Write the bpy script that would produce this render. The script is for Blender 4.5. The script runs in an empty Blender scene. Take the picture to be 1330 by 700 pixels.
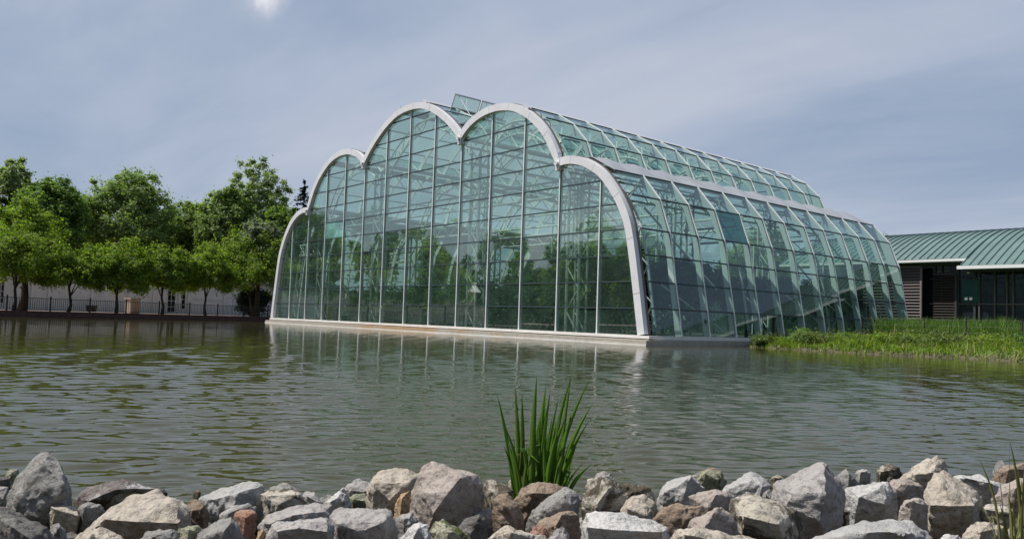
import bpy, bmesh, math, random
import numpy as np
from mathutils import Vector, noise as mnoise
R = math.radians
PI = math.pi
sc = bpy.context.scene
col = sc.collection

# ------------------------------------------------------------------ camera (solved from the facade grid)
F, CY = 1030.1, 360.97
CAM = np.array([53.3207, -23.0192, 0.77996])
RT = np.array([0.64246, 0.76559, 0.03345])
UP = np.array([0.01871, -0.05931, 0.99806])
FW = np.array([-0.76609, 0.64059, 0.05243])
BAY, ROW, SB, ZB = 2.4, 1.0222, 1.823, 0.35

def ray(x, y): return FW + RT * (x - 665) / F - UP * (y - CY) / F
def at(x, y, D): return CAM + ray(x, y) * D                 # point D metres ahead
def on_z(x, y, z):
    d = ray(x, y); return CAM + d * ((z - CAM[2]) / d[2])
def col_on_line(px, A, Bp):                                  # where the vertical plane through a picture column meets a ground line
    d = ray(px, 400)[:2]; n = np.array([-d[1], d[0]])
    A = np.array(A[:2]); Bp = np.array(Bp[:2])
    t = n @ (CAM[:2] - A) / (n @ (Bp - A))
    return A + (Bp - A) * t
def depth(p): return float((np.array([p[0], p[1], 0.8]) - CAM) @ FW)

# ------------------------------------------------------------------ helpers
def link(o): col.objects.link(o); return o
def tag(o, label=None, cat=None, group=None, kind=None):
    if label: o['label'] = label
    if cat: o['category'] = cat
    if group: o['group'] = group
    if kind: o['kind'] = kind
    return o
def empty(name, loc=(0, 0, 0), rz=0):
    o = bpy.data.objects.new(name, None); o.location = loc; o.rotation_euler = (0, 0, rz)
    o.empty_display_size = 0.3
    return link(o)
def copy_tree(o, parent=None):
    c = o.copy(); link(c)
    if parent: c.parent = parent
    for ch in list(o.children): copy_tree(ch, c)
    return c

class MB:
    def __init__(s): s.v = []; s.f = []; s.n = 0
    def add(s, vs, fs):
        s.v.extend([tuple(map(float, p)) for p in vs]); s.f.extend([tuple(i + s.n for i in f) for f in fs]); s.n += len(vs)
    def quad(s, a, b, c, d): s.add([a, b, c, d], [(0, 1, 2, 3)])
    def box(s, x0, x1, y0, y1, z0, z1):
        s.add([(x0,y0,z0),(x1,y0,z0),(x1,y1,z0),(x0,y1,z0),(x0,y0,z1),(x1,y0,z1),(x1,y1,z1),(x0,y1,z1)],
              [(3,2,1,0),(4,5,6,7),(0,1,5,4),(1,2,6,5),(2,3,7,6),(3,0,4,7)])
    def bar(s, a, b, w, h, up=(0, 0, 1)):                    # rectangular bar from a to b
        a = Vector(a); b = Vector(b); d = (b - a).normalized(); u = Vector(up)
        sd = d.cross(u)
        if sd.length < 1e-4: sd = d.cross(Vector((1, 0, 0)))
        sd.normalize(); u = sd.cross(d).normalized()
        vs = []
        for p in (a, b):
            for i, j in ((-1, -1), (1, -1), (1, 1), (-1, 1)): vs.append(p + sd * (i * w / 2) + u * (j * h / 2))
        s.add(vs, [(3,2,1,0),(4,5,6,7),(0,1,5,4),(1,2,6,5),(2,3,7,6),(3,0,4,7)])
    def tube(s, pts, rs, n=8):
        pts = [Vector(p) for p in pts]
        if not hasattr(rs, '__len__'): rs = [rs] * len(pts)
        vs = []; fs = []
        ref = Vector((0.13, 0.31, 0.94))
        for i, p in enumerate(pts):
            d = (pts[min(i + 1, len(pts) - 1)] - pts[max(i - 1, 0)]).normalized()
            a = d.cross(ref)
            if a.length < 0.05: a = d.cross(Vector((1, 0, 0)))
            a.normalize(); b = d.cross(a)
            for k in range(n):
                t = 2 * PI * k / n
                vs.append(p + (a * math.cos(t) + b * math.sin(t)) * rs[i])
        for i in range(len(pts) - 1):
            for k in range(n):
                k2 = (k + 1) % n
                fs.append((i * n + k, i * n + k2, (i + 1) * n + k2, (i + 1) * n + k))
        fs.append(tuple(range(n - 1, -1, -1))); fs.append(tuple(range((len(pts) - 1) * n, len(pts) * n)))
        s.add(vs, fs)
    def build(s, name, mat, parent=None, smooth=False, loc=None, sheet=False):
        me = bpy.data.meshes.new(name)
        if loc is not None:
            L = np.array(loc, float); vv = [tuple(np.array(p) - L) for p in s.v]
        else: vv = s.v
        me.from_pydata(vv, [], s.f); me.materials.append(mat)
        if not sheet:
            bm = bmesh.new(); bm.from_mesh(me); bmesh.ops.recalc_face_normals(bm, faces=bm.faces[:]); bm.to_mesh(me); bm.free()
        if smooth: me.polygons.foreach_set('use_smooth', [True] * len(me.polygons))
        me.update()
        o = bpy.data.objects.new(name, me)
        if loc is not None: o.location = loc
        if parent: o.parent = parent
        return link(o)
def fast_mesh(name, verts, faces, mat, smooth=False, parent=None, loc=None):   # numpy quads / tris
    me = bpy.data.meshes.new(name)
    nv, nf, k = len(verts), len(faces), faces.shape[1]
    me.vertices.add(nv); me.vertices.foreach_set('co', np.asarray(verts, np.float32).ravel())
    me.loops.add(nf * k); me.loops.foreach_set('vertex_index', faces.astype(np.int32).ravel())
    me.polygons.add(nf)
    me.polygons.foreach_set('loop_start', np.arange(0, nf * k, k, dtype=np.int32))
    if smooth: me.polygons.foreach_set('use_smooth', np.ones(nf, bool))
    me.materials.append(mat); me.update(calc_edges=True); me.validate()
    o = bpy.data.objects.new(name, me)
    if parent: o.parent = parent
    if loc is not None: o.location = loc
    return link(o)

# ------------------------------------------------------------------ materials
def newmat(name):
    m = bpy.data.materials.new(name); m.use_nodes = True
    nt = m.node_tree; nt.nodes.clear()
    return m, nt, nt.nodes.new('ShaderNodeOutputMaterial')
def N(nt, t, **kw):
    n = nt.nodes.new(t)
    for k, v in kw.items():
        if hasattr(n, k) and not k.startswith('in_'): setattr(n, k, v)
    return n
def setin(n, **kw):
    for k, v in kw.items(): n.inputs[k.replace('_', ' ')].default_value = v
def ramp(nt, fac, stops):
    r = nt.nodes.new('ShaderNodeValToRGB'); e = r.color_ramp.elements
    while len(e) < len(stops): e.new(0.5)
    for el, (p, c) in zip(e, stops): el.position = p; el.color = (c[0], c[1], c[2], 1)
    nt.links.new(fac, r.inputs[0]); return r.outputs[0]
def mixc(nt, fac, a, b, mode='MIX'):
    m = nt.nodes.new('ShaderNodeMix'); m.data_type = 'RGBA'; m.blend_type = mode
    for s_, v in ((m.inputs[0], fac), (m.inputs[6], a), (m.inputs[7], b)):
        if isinstance(v, (int, float)): s_.default_value = v
        elif isinstance(v, (tuple, list)): s_.default_value = (v[0], v[1], v[2], 1)
        else: nt.links.new(v, s_)
    return m.outputs[2]
def noise_tex(nt, scale, detail=4, rough=0.55, coord=None, dist=0.0):
    t = nt.nodes.new('ShaderNodeTexNoise'); setin(t, Scale=scale, Detail=detail, Roughness=rough, Distortion=dist)
    if coord is not None: nt.links.new(coord, t.inputs['Vector'])
    return t.outputs['Fac']
def coords(nt, kind='Object'):
    t = nt.nodes.new('ShaderNodeTexCoord'); return t.outputs[kind]
def plain(name, colr, rough=0.5, metal=0.0, var=0.12, scale=3.0, bump=0.0, spec=0.5):
    m, nt, out = newmat(name)
    b = N(nt, 'ShaderNodeBsdfPrincipled'); setin(b, Roughness=rough, Metallic=metal)
    b.inputs['Specular IOR Level'].default_value = spec
    c = coords(nt); nf = noise_tex(nt, scale, 5, 0.6, c)
    lo = [x * (1 - var) for x in colr]; hi = [min(1, x * (1 + var)) for x in colr]
    nt.links.new(ramp(nt, nf, [(0.3, lo), (0.7, hi)]), b.inputs['Base Color'])
    if bump:
        bp = N(nt, 'ShaderNodeBump'); setin(bp, Strength=bump, Distance=0.02)
        nt.links.new(noise_tex(nt, scale * 8, 6, 0.65, c), bp.inputs['Height']); nt.links.new(bp.outputs[0], b.inputs['Normal'])
    nt.links.new(b.outputs[0], out.inputs[0]); return m
def glass_mat(name, tint, r0=0.07, dirt_haze=0.05, dirt_haze_col=(0.45, 0.55, 0.52), gloss=(0.92, 0.97, 0.97)):
    m, nt, out = newmat(name)
    lw = N(nt, 'ShaderNodeLayerWeight'); lw.inputs[0].default_value = 0.5
    p = N(nt, 'ShaderNodeMath', operation='POWER'); nt.links.new(lw.outputs['Facing'], p.inputs[0]); p.inputs[1].default_value = 4.5
    ma = N(nt, 'ShaderNodeMath', operation='MULTIPLY_ADD'); nt.links.new(p.outputs[0], ma.inputs[0]); ma.inputs[1].default_value = 1 - r0; ma.inputs[2].default_value = r0
    tr = N(nt, 'ShaderNodeBsdfTransparent')
    rnd = N(nt, 'ShaderNodeNewGeometry').outputs['Random Per Island']
    nt.links.new(ramp(nt, rnd, [(0, [t * 0.86 for t in tint]), (1, [min(1, t * 1.08) for t in tint])]), tr.inputs[0])
    gl = N(nt, 'ShaderNodeBsdfGlossy'); setin(gl, Color=(*gloss, 1), Roughness=0.01)
    df = N(nt, 'ShaderNodeBsdfDiffuse'); setin(df, Color=(*dirt_haze_col, 1))  # diffuse film: glass dirt plus milky sky haze put into the colour
    md = N(nt, 'ShaderNodeMixShader')
    dn = noise_tex(nt, 0.9, 5, 0.6, coords(nt)); dm = N(nt, 'ShaderNodeMath', operation='MULTIPLY'); nt.links.new(dn, dm.inputs[0]); dm.inputs[1].default_value = dirt_haze * 2
    nt.links.new(dm.outputs[0], md.inputs[0]); nt.links.new(tr.outputs[0], md.inputs[1]); nt.links.new(df.outputs[0], md.inputs[2])
    mx = N(nt, 'ShaderNodeMixShader')
    nt.links.new(ma.outputs[0], mx.inputs[0]); nt.links.new(md.outputs[0], mx.inputs[1]); nt.links.new(gl.outputs[0], mx.inputs[2])
    nt.links.new(mx.outputs[0], out.inputs[0]); return m
def leaf_mat(name, lo, mid, hi, transl=0.35, rough=0.55):
    m, nt, out = newmat(name)
    rnd = N(nt, 'ShaderNodeNewGeometry').outputs['Random Per Island']
    c = ramp(nt, rnd, [(0, lo), (0.55, mid), (1, hi)])
    b0 = N(nt, 'ShaderNodeBsdfDiffuse'); nt.links.new(c, b0.inputs[0]); gl = N(nt, 'ShaderNodeBsdfGlossy'); setin(gl, Color=(0.8, 0.85, 0.8, 1), Roughness=rough)
    b = N(nt, 'ShaderNodeMixShader'); b.inputs[0].default_value = 0.035; nt.links.new(b0.outputs[0], b.inputs[1]); nt.links.new(gl.outputs[0], b.inputs[2])
    t = N(nt, 'ShaderNodeBsdfTranslucent'); nt.links.new(mixc(nt, 1.0, c, (1.25, 1.5, 0.5), 'MULTIPLY'), t.inputs[0])
    mx = N(nt, 'ShaderNodeMixShader'); mx.inputs[0].default_value = transl
    nt.links.new(b.outputs[0], mx.inputs[1]); nt.links.new(t.outputs[0], mx.inputs[2]); nt.links.new(mx.outputs[0], out.inputs[0]); return m
def rock_mat(name, base, alt, dark, crust=None, lichen=0.0, seed=0.0):
    m, nt, out = newmat(name)
    b = N(nt, 'ShaderNodeBsdfPrincipled'); setin(b, Roughness=0.88); b.inputs['Specular IOR Level'].default_value = 0.2
    g = N(nt, 'ShaderNodeNewGeometry'); mp = N(nt, 'ShaderNodeMapping'); setin(mp, Location=(seed, seed * 2, -seed)); nt.links.new(g.outputs['Position'], mp.inputs[0])
    c = mp.outputs[0]
    n1 = noise_tex(nt, 9, 6, 0.62, c, 0.4); n2 = noise_tex(nt, 55, 5, 0.7, c); n3 = noise_tex(nt, 4.5, 5, 0.7, c, 1.2)
    col1 = mixc(nt, ramp(nt, n1, [(0.38, (0, 0, 0)), (0.62, (1, 1, 1))]), base, alt)
    col2 = mixc(nt, ramp(nt, n2, [(0.3, (1, 1, 1)), (0.47, (0, 0, 0))]), col1, dark)
    sp = N(nt, 'ShaderNodeTexVoronoi'); setin(sp, Scale=140.0); nt.links.new(c, sp.inputs['Vector'])
    col2 = mixc(nt, ramp(nt, sp.outputs['Distance'], [(0.12, (0.45, 0.45, 0.45)), (0.3, (0, 0, 0))]), col2, dark)
    if lichen:
        col2 = mixc(nt, ramp(nt, n3, [(0.5 - lichen * 0.25, (1, 1, 1)), (0.56 - lichen * 0.2, (0, 0, 0))]), col2, crust or dark)
    vn = N(nt, 'ShaderNodeTexWave', wave_type='BANDS'); setin(vn, Scale=3.2, Distortion=14.0, Detail=4.0); vn.inputs['Detail Scale'].default_value = 1.6; nt.links.new(c, vn.inputs['Vector'])
    col2 = mixc(nt, ramp(nt, vn.outputs['Fac'], [(0.0, (0.35, 0.35, 0.35)), (0.06, (0, 0, 0))]), col2, dark)
    sz = N(nt, 'ShaderNodeSeparateXYZ'); nt.links.new(g.outputs['Position'], sz.inputs[0])      # wet, algae dark band at the water
    wa = N(nt, 'ShaderNodeMath', operation='MULTIPLY_ADD'); nt.links.new(n1, wa.inputs[0]); wa.inputs[1].default_value = -0.05; nt.links.new(sz.outputs[2], wa.inputs[2])
    col2 = mixc(nt, ramp(nt, wa.outputs[0], [(0.0, (0.75, 0.75, 0.75)), (0.035, (0, 0, 0))]), col2, (0.05, 0.048, 0.03))
    nt.links.new(col2, b.inputs['Base Color'])
    bp = N(nt, 'ShaderNodeBump'); setin(bp, Strength=0.9, Distance=0.016)
    hh = N(nt, 'ShaderNodeMath', operation='ADD'); nt.links.new(n2, hh.inputs[0]); nt.links.new(n1, hh.inputs[1])
    nt.links.new(hh.outputs[0], bp.inputs['Height']); nt.links.new(bp.outputs[0], b.inputs['Normal'])
    nt.links.new(b.outputs[0], out.inputs[0]); return m

M = {}
M['white'] = plain('white_painted_steel', (0.68, 0.68, 0.71), 0.45, var=0.07, scale=1.2)
M['white_old'] = plain('weathered_white_cladding', (0.66, 0.66, 0.69), 0.5, var=0.12, scale=0.8, bump=0.1)
M['flash'] = plain('grey_flashing', (0.30, 0.31, 0.33), 0.45, var=0.12, scale=0.8)
M['cap'] = plain('pale_grey_cap', (0.46, 0.47, 0.50), 0.5, var=0.12, scale=0.8)
M['mullion'] = plain('pale_mullion', (0.72, 0.76, 0.76), 0.4, var=0.06)
M['fin'] = plain('pale_green_fin', (0.32, 0.42, 0.41), 0.4, var=0.06)
M['gasket'] = plain('dark_gasket', (0.035, 0.055, 0.065), 0.5)
M['edge'] = plain('brown_edge_trim', (0.14, 0.12, 0.12), 0.5)
M['glass'] = glass_mat('tinted_glass', (0.72, 0.86, 0.79), 0.29, 0.085, (0.30, 0.50, 0.43), (0.88, 0.97, 0.88))
M['roofglass'] = glass_mat('tinted_roof_glass', (0.70, 0.86, 0.80), 0.09, 0.055, (0.34, 0.47, 0.44), (0.84, 0.95, 0.95))
M['teal'] = glass_mat('solid_teal_glass', (0.06, 0.22, 0.22), 0.10, 0.42, (0.10, 0.36, 0.34))
M['paleteal'] = glass_mat('pale_teal_glass', (0.30, 0.62, 0.58), 0.10, 0.42, (0.35, 0.72, 0.66))
M['kerb'] = plain('white_kerb_concrete', (0.70, 0.68, 0.66), 0.7, var=0.1, scale=2)
M['steel_in'] = plain('white_truss_steel', (0.60, 0.63, 0.62), 0.4, var=0.04)
M['floor'] = plain('planted_floor', (0.06, 0.06, 0.045), 0.9, var=0.5, scale=1.0)
M['black'] = plain('black_iron', (0.018, 0.018, 0.02), 0.5)
M['brick'] = plain('dark_red_brick_edge', (0.085, 0.04, 0.035), 0.8, var=0.35, scale=5, bump=0.3)
M['paving'] = plain('pinkish_paving', (0.33, 0.25, 0.22), 0.8, var=0.2, scale=2, bump=0.2)
M['bark'] = plain('grey_brown_bark', (0.055, 0.042, 0.032), 0.9, var=0.4, scale=6, bump=0.6)
M['tent'] = plain('white_pavilion_wall', (0.70, 0.69, 0.72), 0.7, var=0.08, scale=0.7)
M['tentroof'] = plain('pavilion_roof', (0.45, 0.45, 0.47), 0.7)
M['tan'] = plain('tan_stucco', (0.42, 0.34, 0.28), 0.8)
M['darkglass'] = plain('dark_window_glass', (0.012, 0.016, 0.02), 0.06, var=0.2, spec=0.8)
M['soil'] = plain('wet_soil_bank', (0.07, 0.058, 0.04), 0.9, var=0.5, scale=6, bump=0.6)
M['copper'] = plain('patinated_green_roof', (0.11, 0.172, 0.165), 0.5, var=0.16, scale=0.7, metal=0.0)
M['louvre'] = plain('mauve_brown_louvre', (0.20, 0.17, 0.175), 0.55, var=0.1)
M['louvre_shade'] = plain('louvre_painted_shade', (0.05, 0.04, 0.042), 0.55, var=0.1)  # darker copy of the louvre colour, shade under the eave painted in
M['louvredark'] = plain('dark_louvre_back', (0.02, 0.016, 0.018), 0.8)
M['fascia'] = plain('white_fascia', (0.78, 0.79, 0.80), 0.35, var=0.04)
M['frame_dark'] = plain('dark_green_frame', (0.05, 0.065, 0.07), 0.4)

def ledge_mat():
    m, nt, out = newmat('stained_beige_ledge')
    b = N(nt, 'ShaderNodeBsdfPrincipled'); setin(b, Roughness=0.75)
    g = N(nt, 'ShaderNodeNewGeometry'); c = g.outputs['Position']
    n1 = noise_tex(nt, 0.8, 4, 0.65, c); n2 = noise_tex(nt, 6, 5, 0.7, c)
    sx_ = N(nt, 'ShaderNodeSeparateXYZ'); nt.links.new(c, sx_.inputs[0])       # the rust stain runs along one stretch of the ledge
    dx = N(nt, 'ShaderNodeMath', operation='MULTIPLY_ADD'); nt.links.new(sx_.outputs[0], dx.inputs[0]); dx.inputs[1].default_value = 1 / 7.0; dx.inputs[2].default_value = -17.0 / 7.0
    ab = N(nt, 'ShaderNodeMath', operation='ABSOLUTE'); nt.links.new(dx.outputs[0], ab.inputs[0])
    st = N(nt, 'ShaderNodeMath', operation='MULTIPLY_ADD'); nt.links.new(ab.outputs[0], st.inputs[0]); st.inputs[1].default_value = -0.28; nt.links.new(n1, st.inputs[2])
    a = mixc(nt, ramp(nt, st.outputs[0], [(0.22, (0, 0, 0)), (0.42, (0.9, 0.9, 0.9))]), (0.42, 0.39, 0.34), (0.42, 0.27, 0.14))
    nt.links.new(mixc(nt, ramp(nt, n2, [(0.35, (0.5, 0.5, 0.5)), (0.6, (0, 0, 0))]), a, (0.22, 0.20, 0.16)), b.inputs['Base Color'])
    nt.links.new(b.outputs[0], out.inputs[0]); return m
M['ledge'] = ledge_mat()

def water_mat():
    m, nt, out = newmat('pond_water')
    b = N(nt, 'ShaderNodeBsdfPrincipled'); setin(b, Roughness=0.04, IOR=1.333)
    g = N(nt, 'ShaderNodeNewGeometry'); c = g.outputs['Position']
    n1 = noise_tex(nt, 0.08, 3, 0.5, c)
    nt.links.new(ramp(nt, n1, [(0.3, (0.034, 0.033, 0.010)), (0.7, (0.045, 0.043, 0.016))]), b.inputs['Base Color'])
    m0 = N(nt, 'ShaderNodeMapping'); setin(m0, Rotation=(0, 0, R(-50))); nt.links.new(c, m0.inputs[0])
    mp = N(nt, 'ShaderNodeMapping'); setin(mp, Scale=(0.2, 1.3, 1)); nt.links.new(m0.outputs[0], mp.inputs[0])
    n2 = noise_tex(nt, 6.5, 3, 0.55, mp.outputs[0], 0.3)
    n3 = noise_tex(nt, 17, 2, 0.5, mp.outputs[0])
    ad = N(nt, 'ShaderNodeMath', operation='MULTIPLY_ADD'); nt.links.new(n3, ad.inputs[0]); ad.inputs[1].default_value = 0.16; nt.links.new(n2, ad.inputs[2])
    bp = N(nt, 'ShaderNodeBump'); setin(bp, Strength=WBUMP, Distance=0.05); nt.links.new(ad.outputs[0], bp.inputs['Height'])
    nt.links.new(bp.outputs[0], b.inputs['Normal']); nt.links.new(b.outputs[0], out.inputs[0]); return m
WBUMP = 0.055
M['water'] = water_mat()
# foliage
M['leaf_front'] = leaf_mat('leaf_bright', (0.085, 0.14, 0.018), (0.17, 0.245, 0.032), (0.32, 0.37, 0.06), 0.52)
M['leaf_mid'] = leaf_mat('leaf_mid_green', (0.125, 0.175, 0.058), (0.19, 0.255, 0.085), (0.28, 0.345, 0.14), 0.52)
M['leaf_dark'] = leaf_mat('leaf_dark_green', (0.09, 0.15, 0.035), (0.145, 0.225, 0.052), (0.215, 0.295, 0.085), 0.52)
M['leaf_pale'] = leaf_mat('leaf_pale_flowering', (0.08, 0.12, 0.045), (0.15, 0.20, 0.10), (0.36, 0.38, 0.27), 0.35)
M['leaf_tall'] = leaf_mat('leaf_grey_green', (0.14, 0.18, 0.08), (0.21, 0.265, 0.125), (0.31, 0.36, 0.20), 0.52)
M['leaf_wood'] = leaf_mat('leaf_deep_wood', (0.018, 0.045, 0.016), (0.034, 0.075, 0.026), (0.06, 0.11, 0.04), 0.3)
M['needles'] = leaf_mat('needles_dark', (0.008, 0.018, 0.012), (0.014, 0.03, 0.02), (0.03, 0.05, 0.03), 0.1)
M['leaf_trop'] = leaf_mat('leaf_tropical', (0.026, 0.066, 0.03), (0.05, 0.11, 0.046), (0.10, 0.18, 0.075), 0.4)
M['iris'] = leaf_mat('iris_blade', (0.055, 0.125, 0.018), (0.11, 0.21, 0.03), (0.25, 0.35, 0.07), 0.5, 0.4)
M['iris_old'] = leaf_mat('iris_blade_old', (0.10, 0.09, 0.03), (0.14, 0.13, 0.05), (0.2, 0.19, 0.08), 0.25, 0.5)
M['straw'] = leaf_mat('straw_grass', (0.10, 0.12, 0.03), (0.20, 0.20, 0.07), (0.34, 0.31, 0.14), 0.25)
M['lawn'] = leaf_mat('lawn_grass', (0.08, 0.14, 0.014), (0.155, 0.235, 0.022), (0.28, 0.33, 0.05), 0.42)
M['meadow'] = leaf_mat('meadow_grass', (0.05, 0.11, 0.02), (0.10, 0.18, 0.035), (0.20, 0.28, 0.08), 0.42)
M['weed'] = leaf_mat('weed_leaf', (0.04, 0.07, 0.012), (0.085, 0.13, 0.022), (0.17, 0.20, 0.05), 0.3)
M['turf'] = plain('turf_ground', (0.055, 0.085, 0.018), 0.95, var=0.4, scale=3)
# stones: (base, alternate, dark)
def _r(k, *a, **kw): M['stone_' + k] = rock_mat('stone_' + k, *a, **kw)
_r('grey', (0.23, 0.222, 0.212), (0.31, 0.30, 0.285), (0.12, 0.115, 0.11), seed=1)
_r('lilac', (0.30, 0.282, 0.270), (0.40, 0.378, 0.362), (0.17, 0.155, 0.155), seed=4)
_r('beige', (0.40, 0.35, 0.29), (0.47, 0.42, 0.36), (0.18, 0.15, 0.12), seed=7)
_r('brown', (0.22, 0.165, 0.125), (0.33, 0.26, 0.20), (0.08, 0.06, 0.045), seed=11)
_r('white', (0.44, 0.43, 0.415), (0.54, 0.525, 0.51), (0.2, 0.19, 0.18), seed=13)
_r('dark', (0.12, 0.112, 0.104), (0.19, 0.18, 0.168), (0.03, 0.028, 0.026), seed=17)
_r('crusted', (0.12, 0.10, 0.095), (0.22, 0.20, 0.19), (0.05, 0.042, 0.04), (0.42, 0.41, 0.40), 0.25, seed=19)
_r('red', (0.29, 0.155, 0.11), (0.38, 0.25, 0.19), (0.13, 0.05, 0.03), seed=23)
_r('orange', (0.34, 0.22, 0.12), (0.42, 0.32, 0.21), (0.16, 0.09, 0.045), seed=25)
_r('mossy', (0.25, 0.25, 0.18), (0.36, 0.35, 0.27), (0.10, 0.11, 0.06), (0.07, 0.085, 0.03), 0.35, seed=29)
_r('lichen', (0.41, 0.375, 0.315), (0.49, 0.45, 0.39), (0.19, 0.17, 0.14), (0.09, 0.075, 0.055), 0.15, seed=31)
_r('smooth', (0.35, 0.345, 0.335), (0.42, 0.41, 0.40), (0.26, 0.25, 0.25), seed=37)
_r('pink', (0.33, 0.285, 0.25), (0.41, 0.36, 0.325), (0.2, 0.15, 0.14), seed=41)

# ------------------------------------------------------------------ world, sun, camera
SUN_AZ = np.array([-0.62, -0.785]); SUN_AZ /= np.linalg.norm(SUN_AZ); SUN_EL = R(60)
w = bpy.data.worlds.new('World'); sc.world = w; w.use_nodes = True
nt = w.node_tree; nt.nodes.clear()
wo = nt.nodes.new('ShaderNodeOutputWorld'); bg = nt.nodes.new('ShaderNodeBackground'); bg.inputs[1].default_value = 0.065
sky = nt.nodes.new('ShaderNodeTexSky'); sky.sky_type = 'NISHITA'; sky.sun_disc = False
sky.sun_elevation = SUN_EL; sky.sun_rotation = math.atan2(SUN_AZ[0], SUN_AZ[1]); sky.dust_density = 2.0
tc = nt.nodes.new('ShaderNodeTexCoord')
sx = nt.nodes.new('ShaderNodeSeparateXYZ'); nt.links.new(tc.outputs['Generated'], sx.inputs[0])
def wm(op, a, b=None, c=None):
    n = nt.nodes.new('ShaderNodeMath'); n.operation = op
    for i, v in enumerate((a, b, c)):
        if v is None: continue
        if isinstance(v, (int, float)): n.inputs[i].default_value = v
        else: nt.links.new(v, n.inputs[i])
    return n.outputs[0]
zz = wm('ADD', wm('MAXIMUM', sx.outputs[2], 0.0), 0.16)
cb = nt.nodes.new('ShaderNodeCombineXYZ')
nt.links.new(wm('DIVIDE', sx.outputs[0], zz), cb.inputs[0]); nt.links.new(wm('DIVIDE', sx.outputs[1], zz), cb.inputs[1])
mp = nt.nodes.new('ShaderNodeMapping'); mp.inputs['Rotation'].default_value = (0, 0, R(-38)); mp.inputs['Scale'].default_value = (0.55, 1.0, 1)
mp.inputs['Location'].default_value = (3.1, 0.7, 0); nt.links.new(cb.outputs[0], mp.inputs[0])
cn = noise_tex(nt, 0.62, 6, 0.52, mp.outputs[0], 0.6)
cn2 = noise_tex(nt, 1.9, 7, 0.55, mp.outputs[0], 0.8)
cf = wm('MULTIPLY_ADD', cn2, 0.26, cn)
thin = nt.nodes.new('ShaderNodeVectorMath'); thin.operation = 'DOT_PRODUCT'; nt.links.new(tc.outputs['Generated'], thin.inputs[0]); thin.inputs[1].default_value = tuple(RT * 0.75 + np.array([0, 0, 0.5]))
cf = wm('MULTIPLY_ADD', wm('MAXIMUM', wm('ADD', thin.outputs['Value'], -0.16), 0.0), -0.34, wm('ADD', cf, 0.035))
CL_LO, CL_MID, CL_HI = (3.8, 4.8, 6.55), (5.1, 5.85, 7.35), (6.6, 7.05, 8.15)
cloud = ramp(nt, cf, [(0.50, CL_LO), (0.66, CL_MID), (0.84, CL_HI)])
skyb = mixc(nt, 1.0, sky.outputs[0], (1.0, 1.0, 1.0), 'MULTIPLY')
cover = ramp(nt, cf, [(0.40, (0.74,) * 3), (0.62, (0.94,) * 3)])
# cloud cover thinned in the unseen sky behind camera to weaken fill light
fd = nt.nodes.new('ShaderNodeVectorMath'); fd.operation = 'DOT_PRODUCT'; nt.links.new(tc.outputs['Generated'], fd.inputs[0]); fd.inputs[1].default_value = (-0.767, 0.641, 0.0)
cover = wm('MULTIPLY', cover, ramp(nt, wm('MULTIPLY_ADD', fd.outputs['Value'], 0.5, 0.5), [(0.20, (0.42,) * 3), (0.50, (1.0,) * 3)]))
mixed = mixc(nt, cover, skyb, cloud)
# thin bright gap in the cloud, high up on the left
hd = ray(343, -9); hd = hd / np.linalg.norm(hd)
dp = nt.nodes.new('ShaderNodeVectorMath'); dp.operation = 'DOT_PRODUCT'; nt.links.new(tc.outputs['Generated'], dp.inputs[0]); dp.inputs[1].default_value = tuple(hd)
gap = wm('MULTIPLY', wm('POWER', wm('MAXIMUM', dp.outputs['Value'], 0.0), 5500.0), wm('MULTIPLY_ADD', noise_tex(nt, 26, 4, 0.6, tc.outputs['Generated']), 3.2, -1.0))
mixed = mixc(nt, gap, mixed, (11.5, 11.2, 11.2))
nt.links.new(mixed, bg.inputs[0]); nt.links.new(bg.outputs[0], wo.inputs[0])

sd = bpy.data.lights.new('sun', 'SUN'); sd.energy = 4.3; sd.angle = R(0.6); sd.color = (1.0, 0.955, 0.88)
so = link(bpy.data.objects.new('sun', sd))
to_sun = Vector((SUN_AZ[0] * math.cos(SUN_EL), SUN_AZ[1] * math.cos(SUN_EL), math.sin(SUN_EL)))
so.rotation_euler = to_sun.to_track_quat('Z', 'Y').to_euler(); so.location = (0, 0, 60)

cd = bpy.data.cameras.new('camera'); cam = link(bpy.data.objects.new('camera', cd)); sc.camera = cam
cd.sensor_width = 36; cd.lens = F * 36 / 1330; cd.shift_y = (CY - 350) / 1330; cd.clip_start = 0.05; cd.clip_end = 3000
from mathutils import Matrix
cam.matrix_world = Matrix(((RT[0], UP[0], -FW[0], CAM[0]), (RT[1], UP[1], -FW[1], CAM[1]), (RT[2], UP[2], -FW[2], CAM[2]), (0, 0, 0, 1)))

vs = sc.view_settings; sc.display_settings.display_device = 'sRGB'
vs.view_transform = 'Standard'; vs.look = 'None'; vs.exposure = 0.4; vs.gamma = 1; vs.use_curve_mapping = False
sc.render.engine = 'CYCLES'
cy = sc.cycles; cy.max_bounces = 8; cy.transparent_max_bounces = 24; cy.diffuse_bounces = 3; cy.glossy_bounces = 4; cy.caustics_reflective = False; cy.caustics_refractive = False
cy.use_denoising = True; cy.sample_clamp_indirect = 6.0
try: cy.denoiser = 'OPENIMAGEDENOISE'
except Exception: pass

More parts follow.
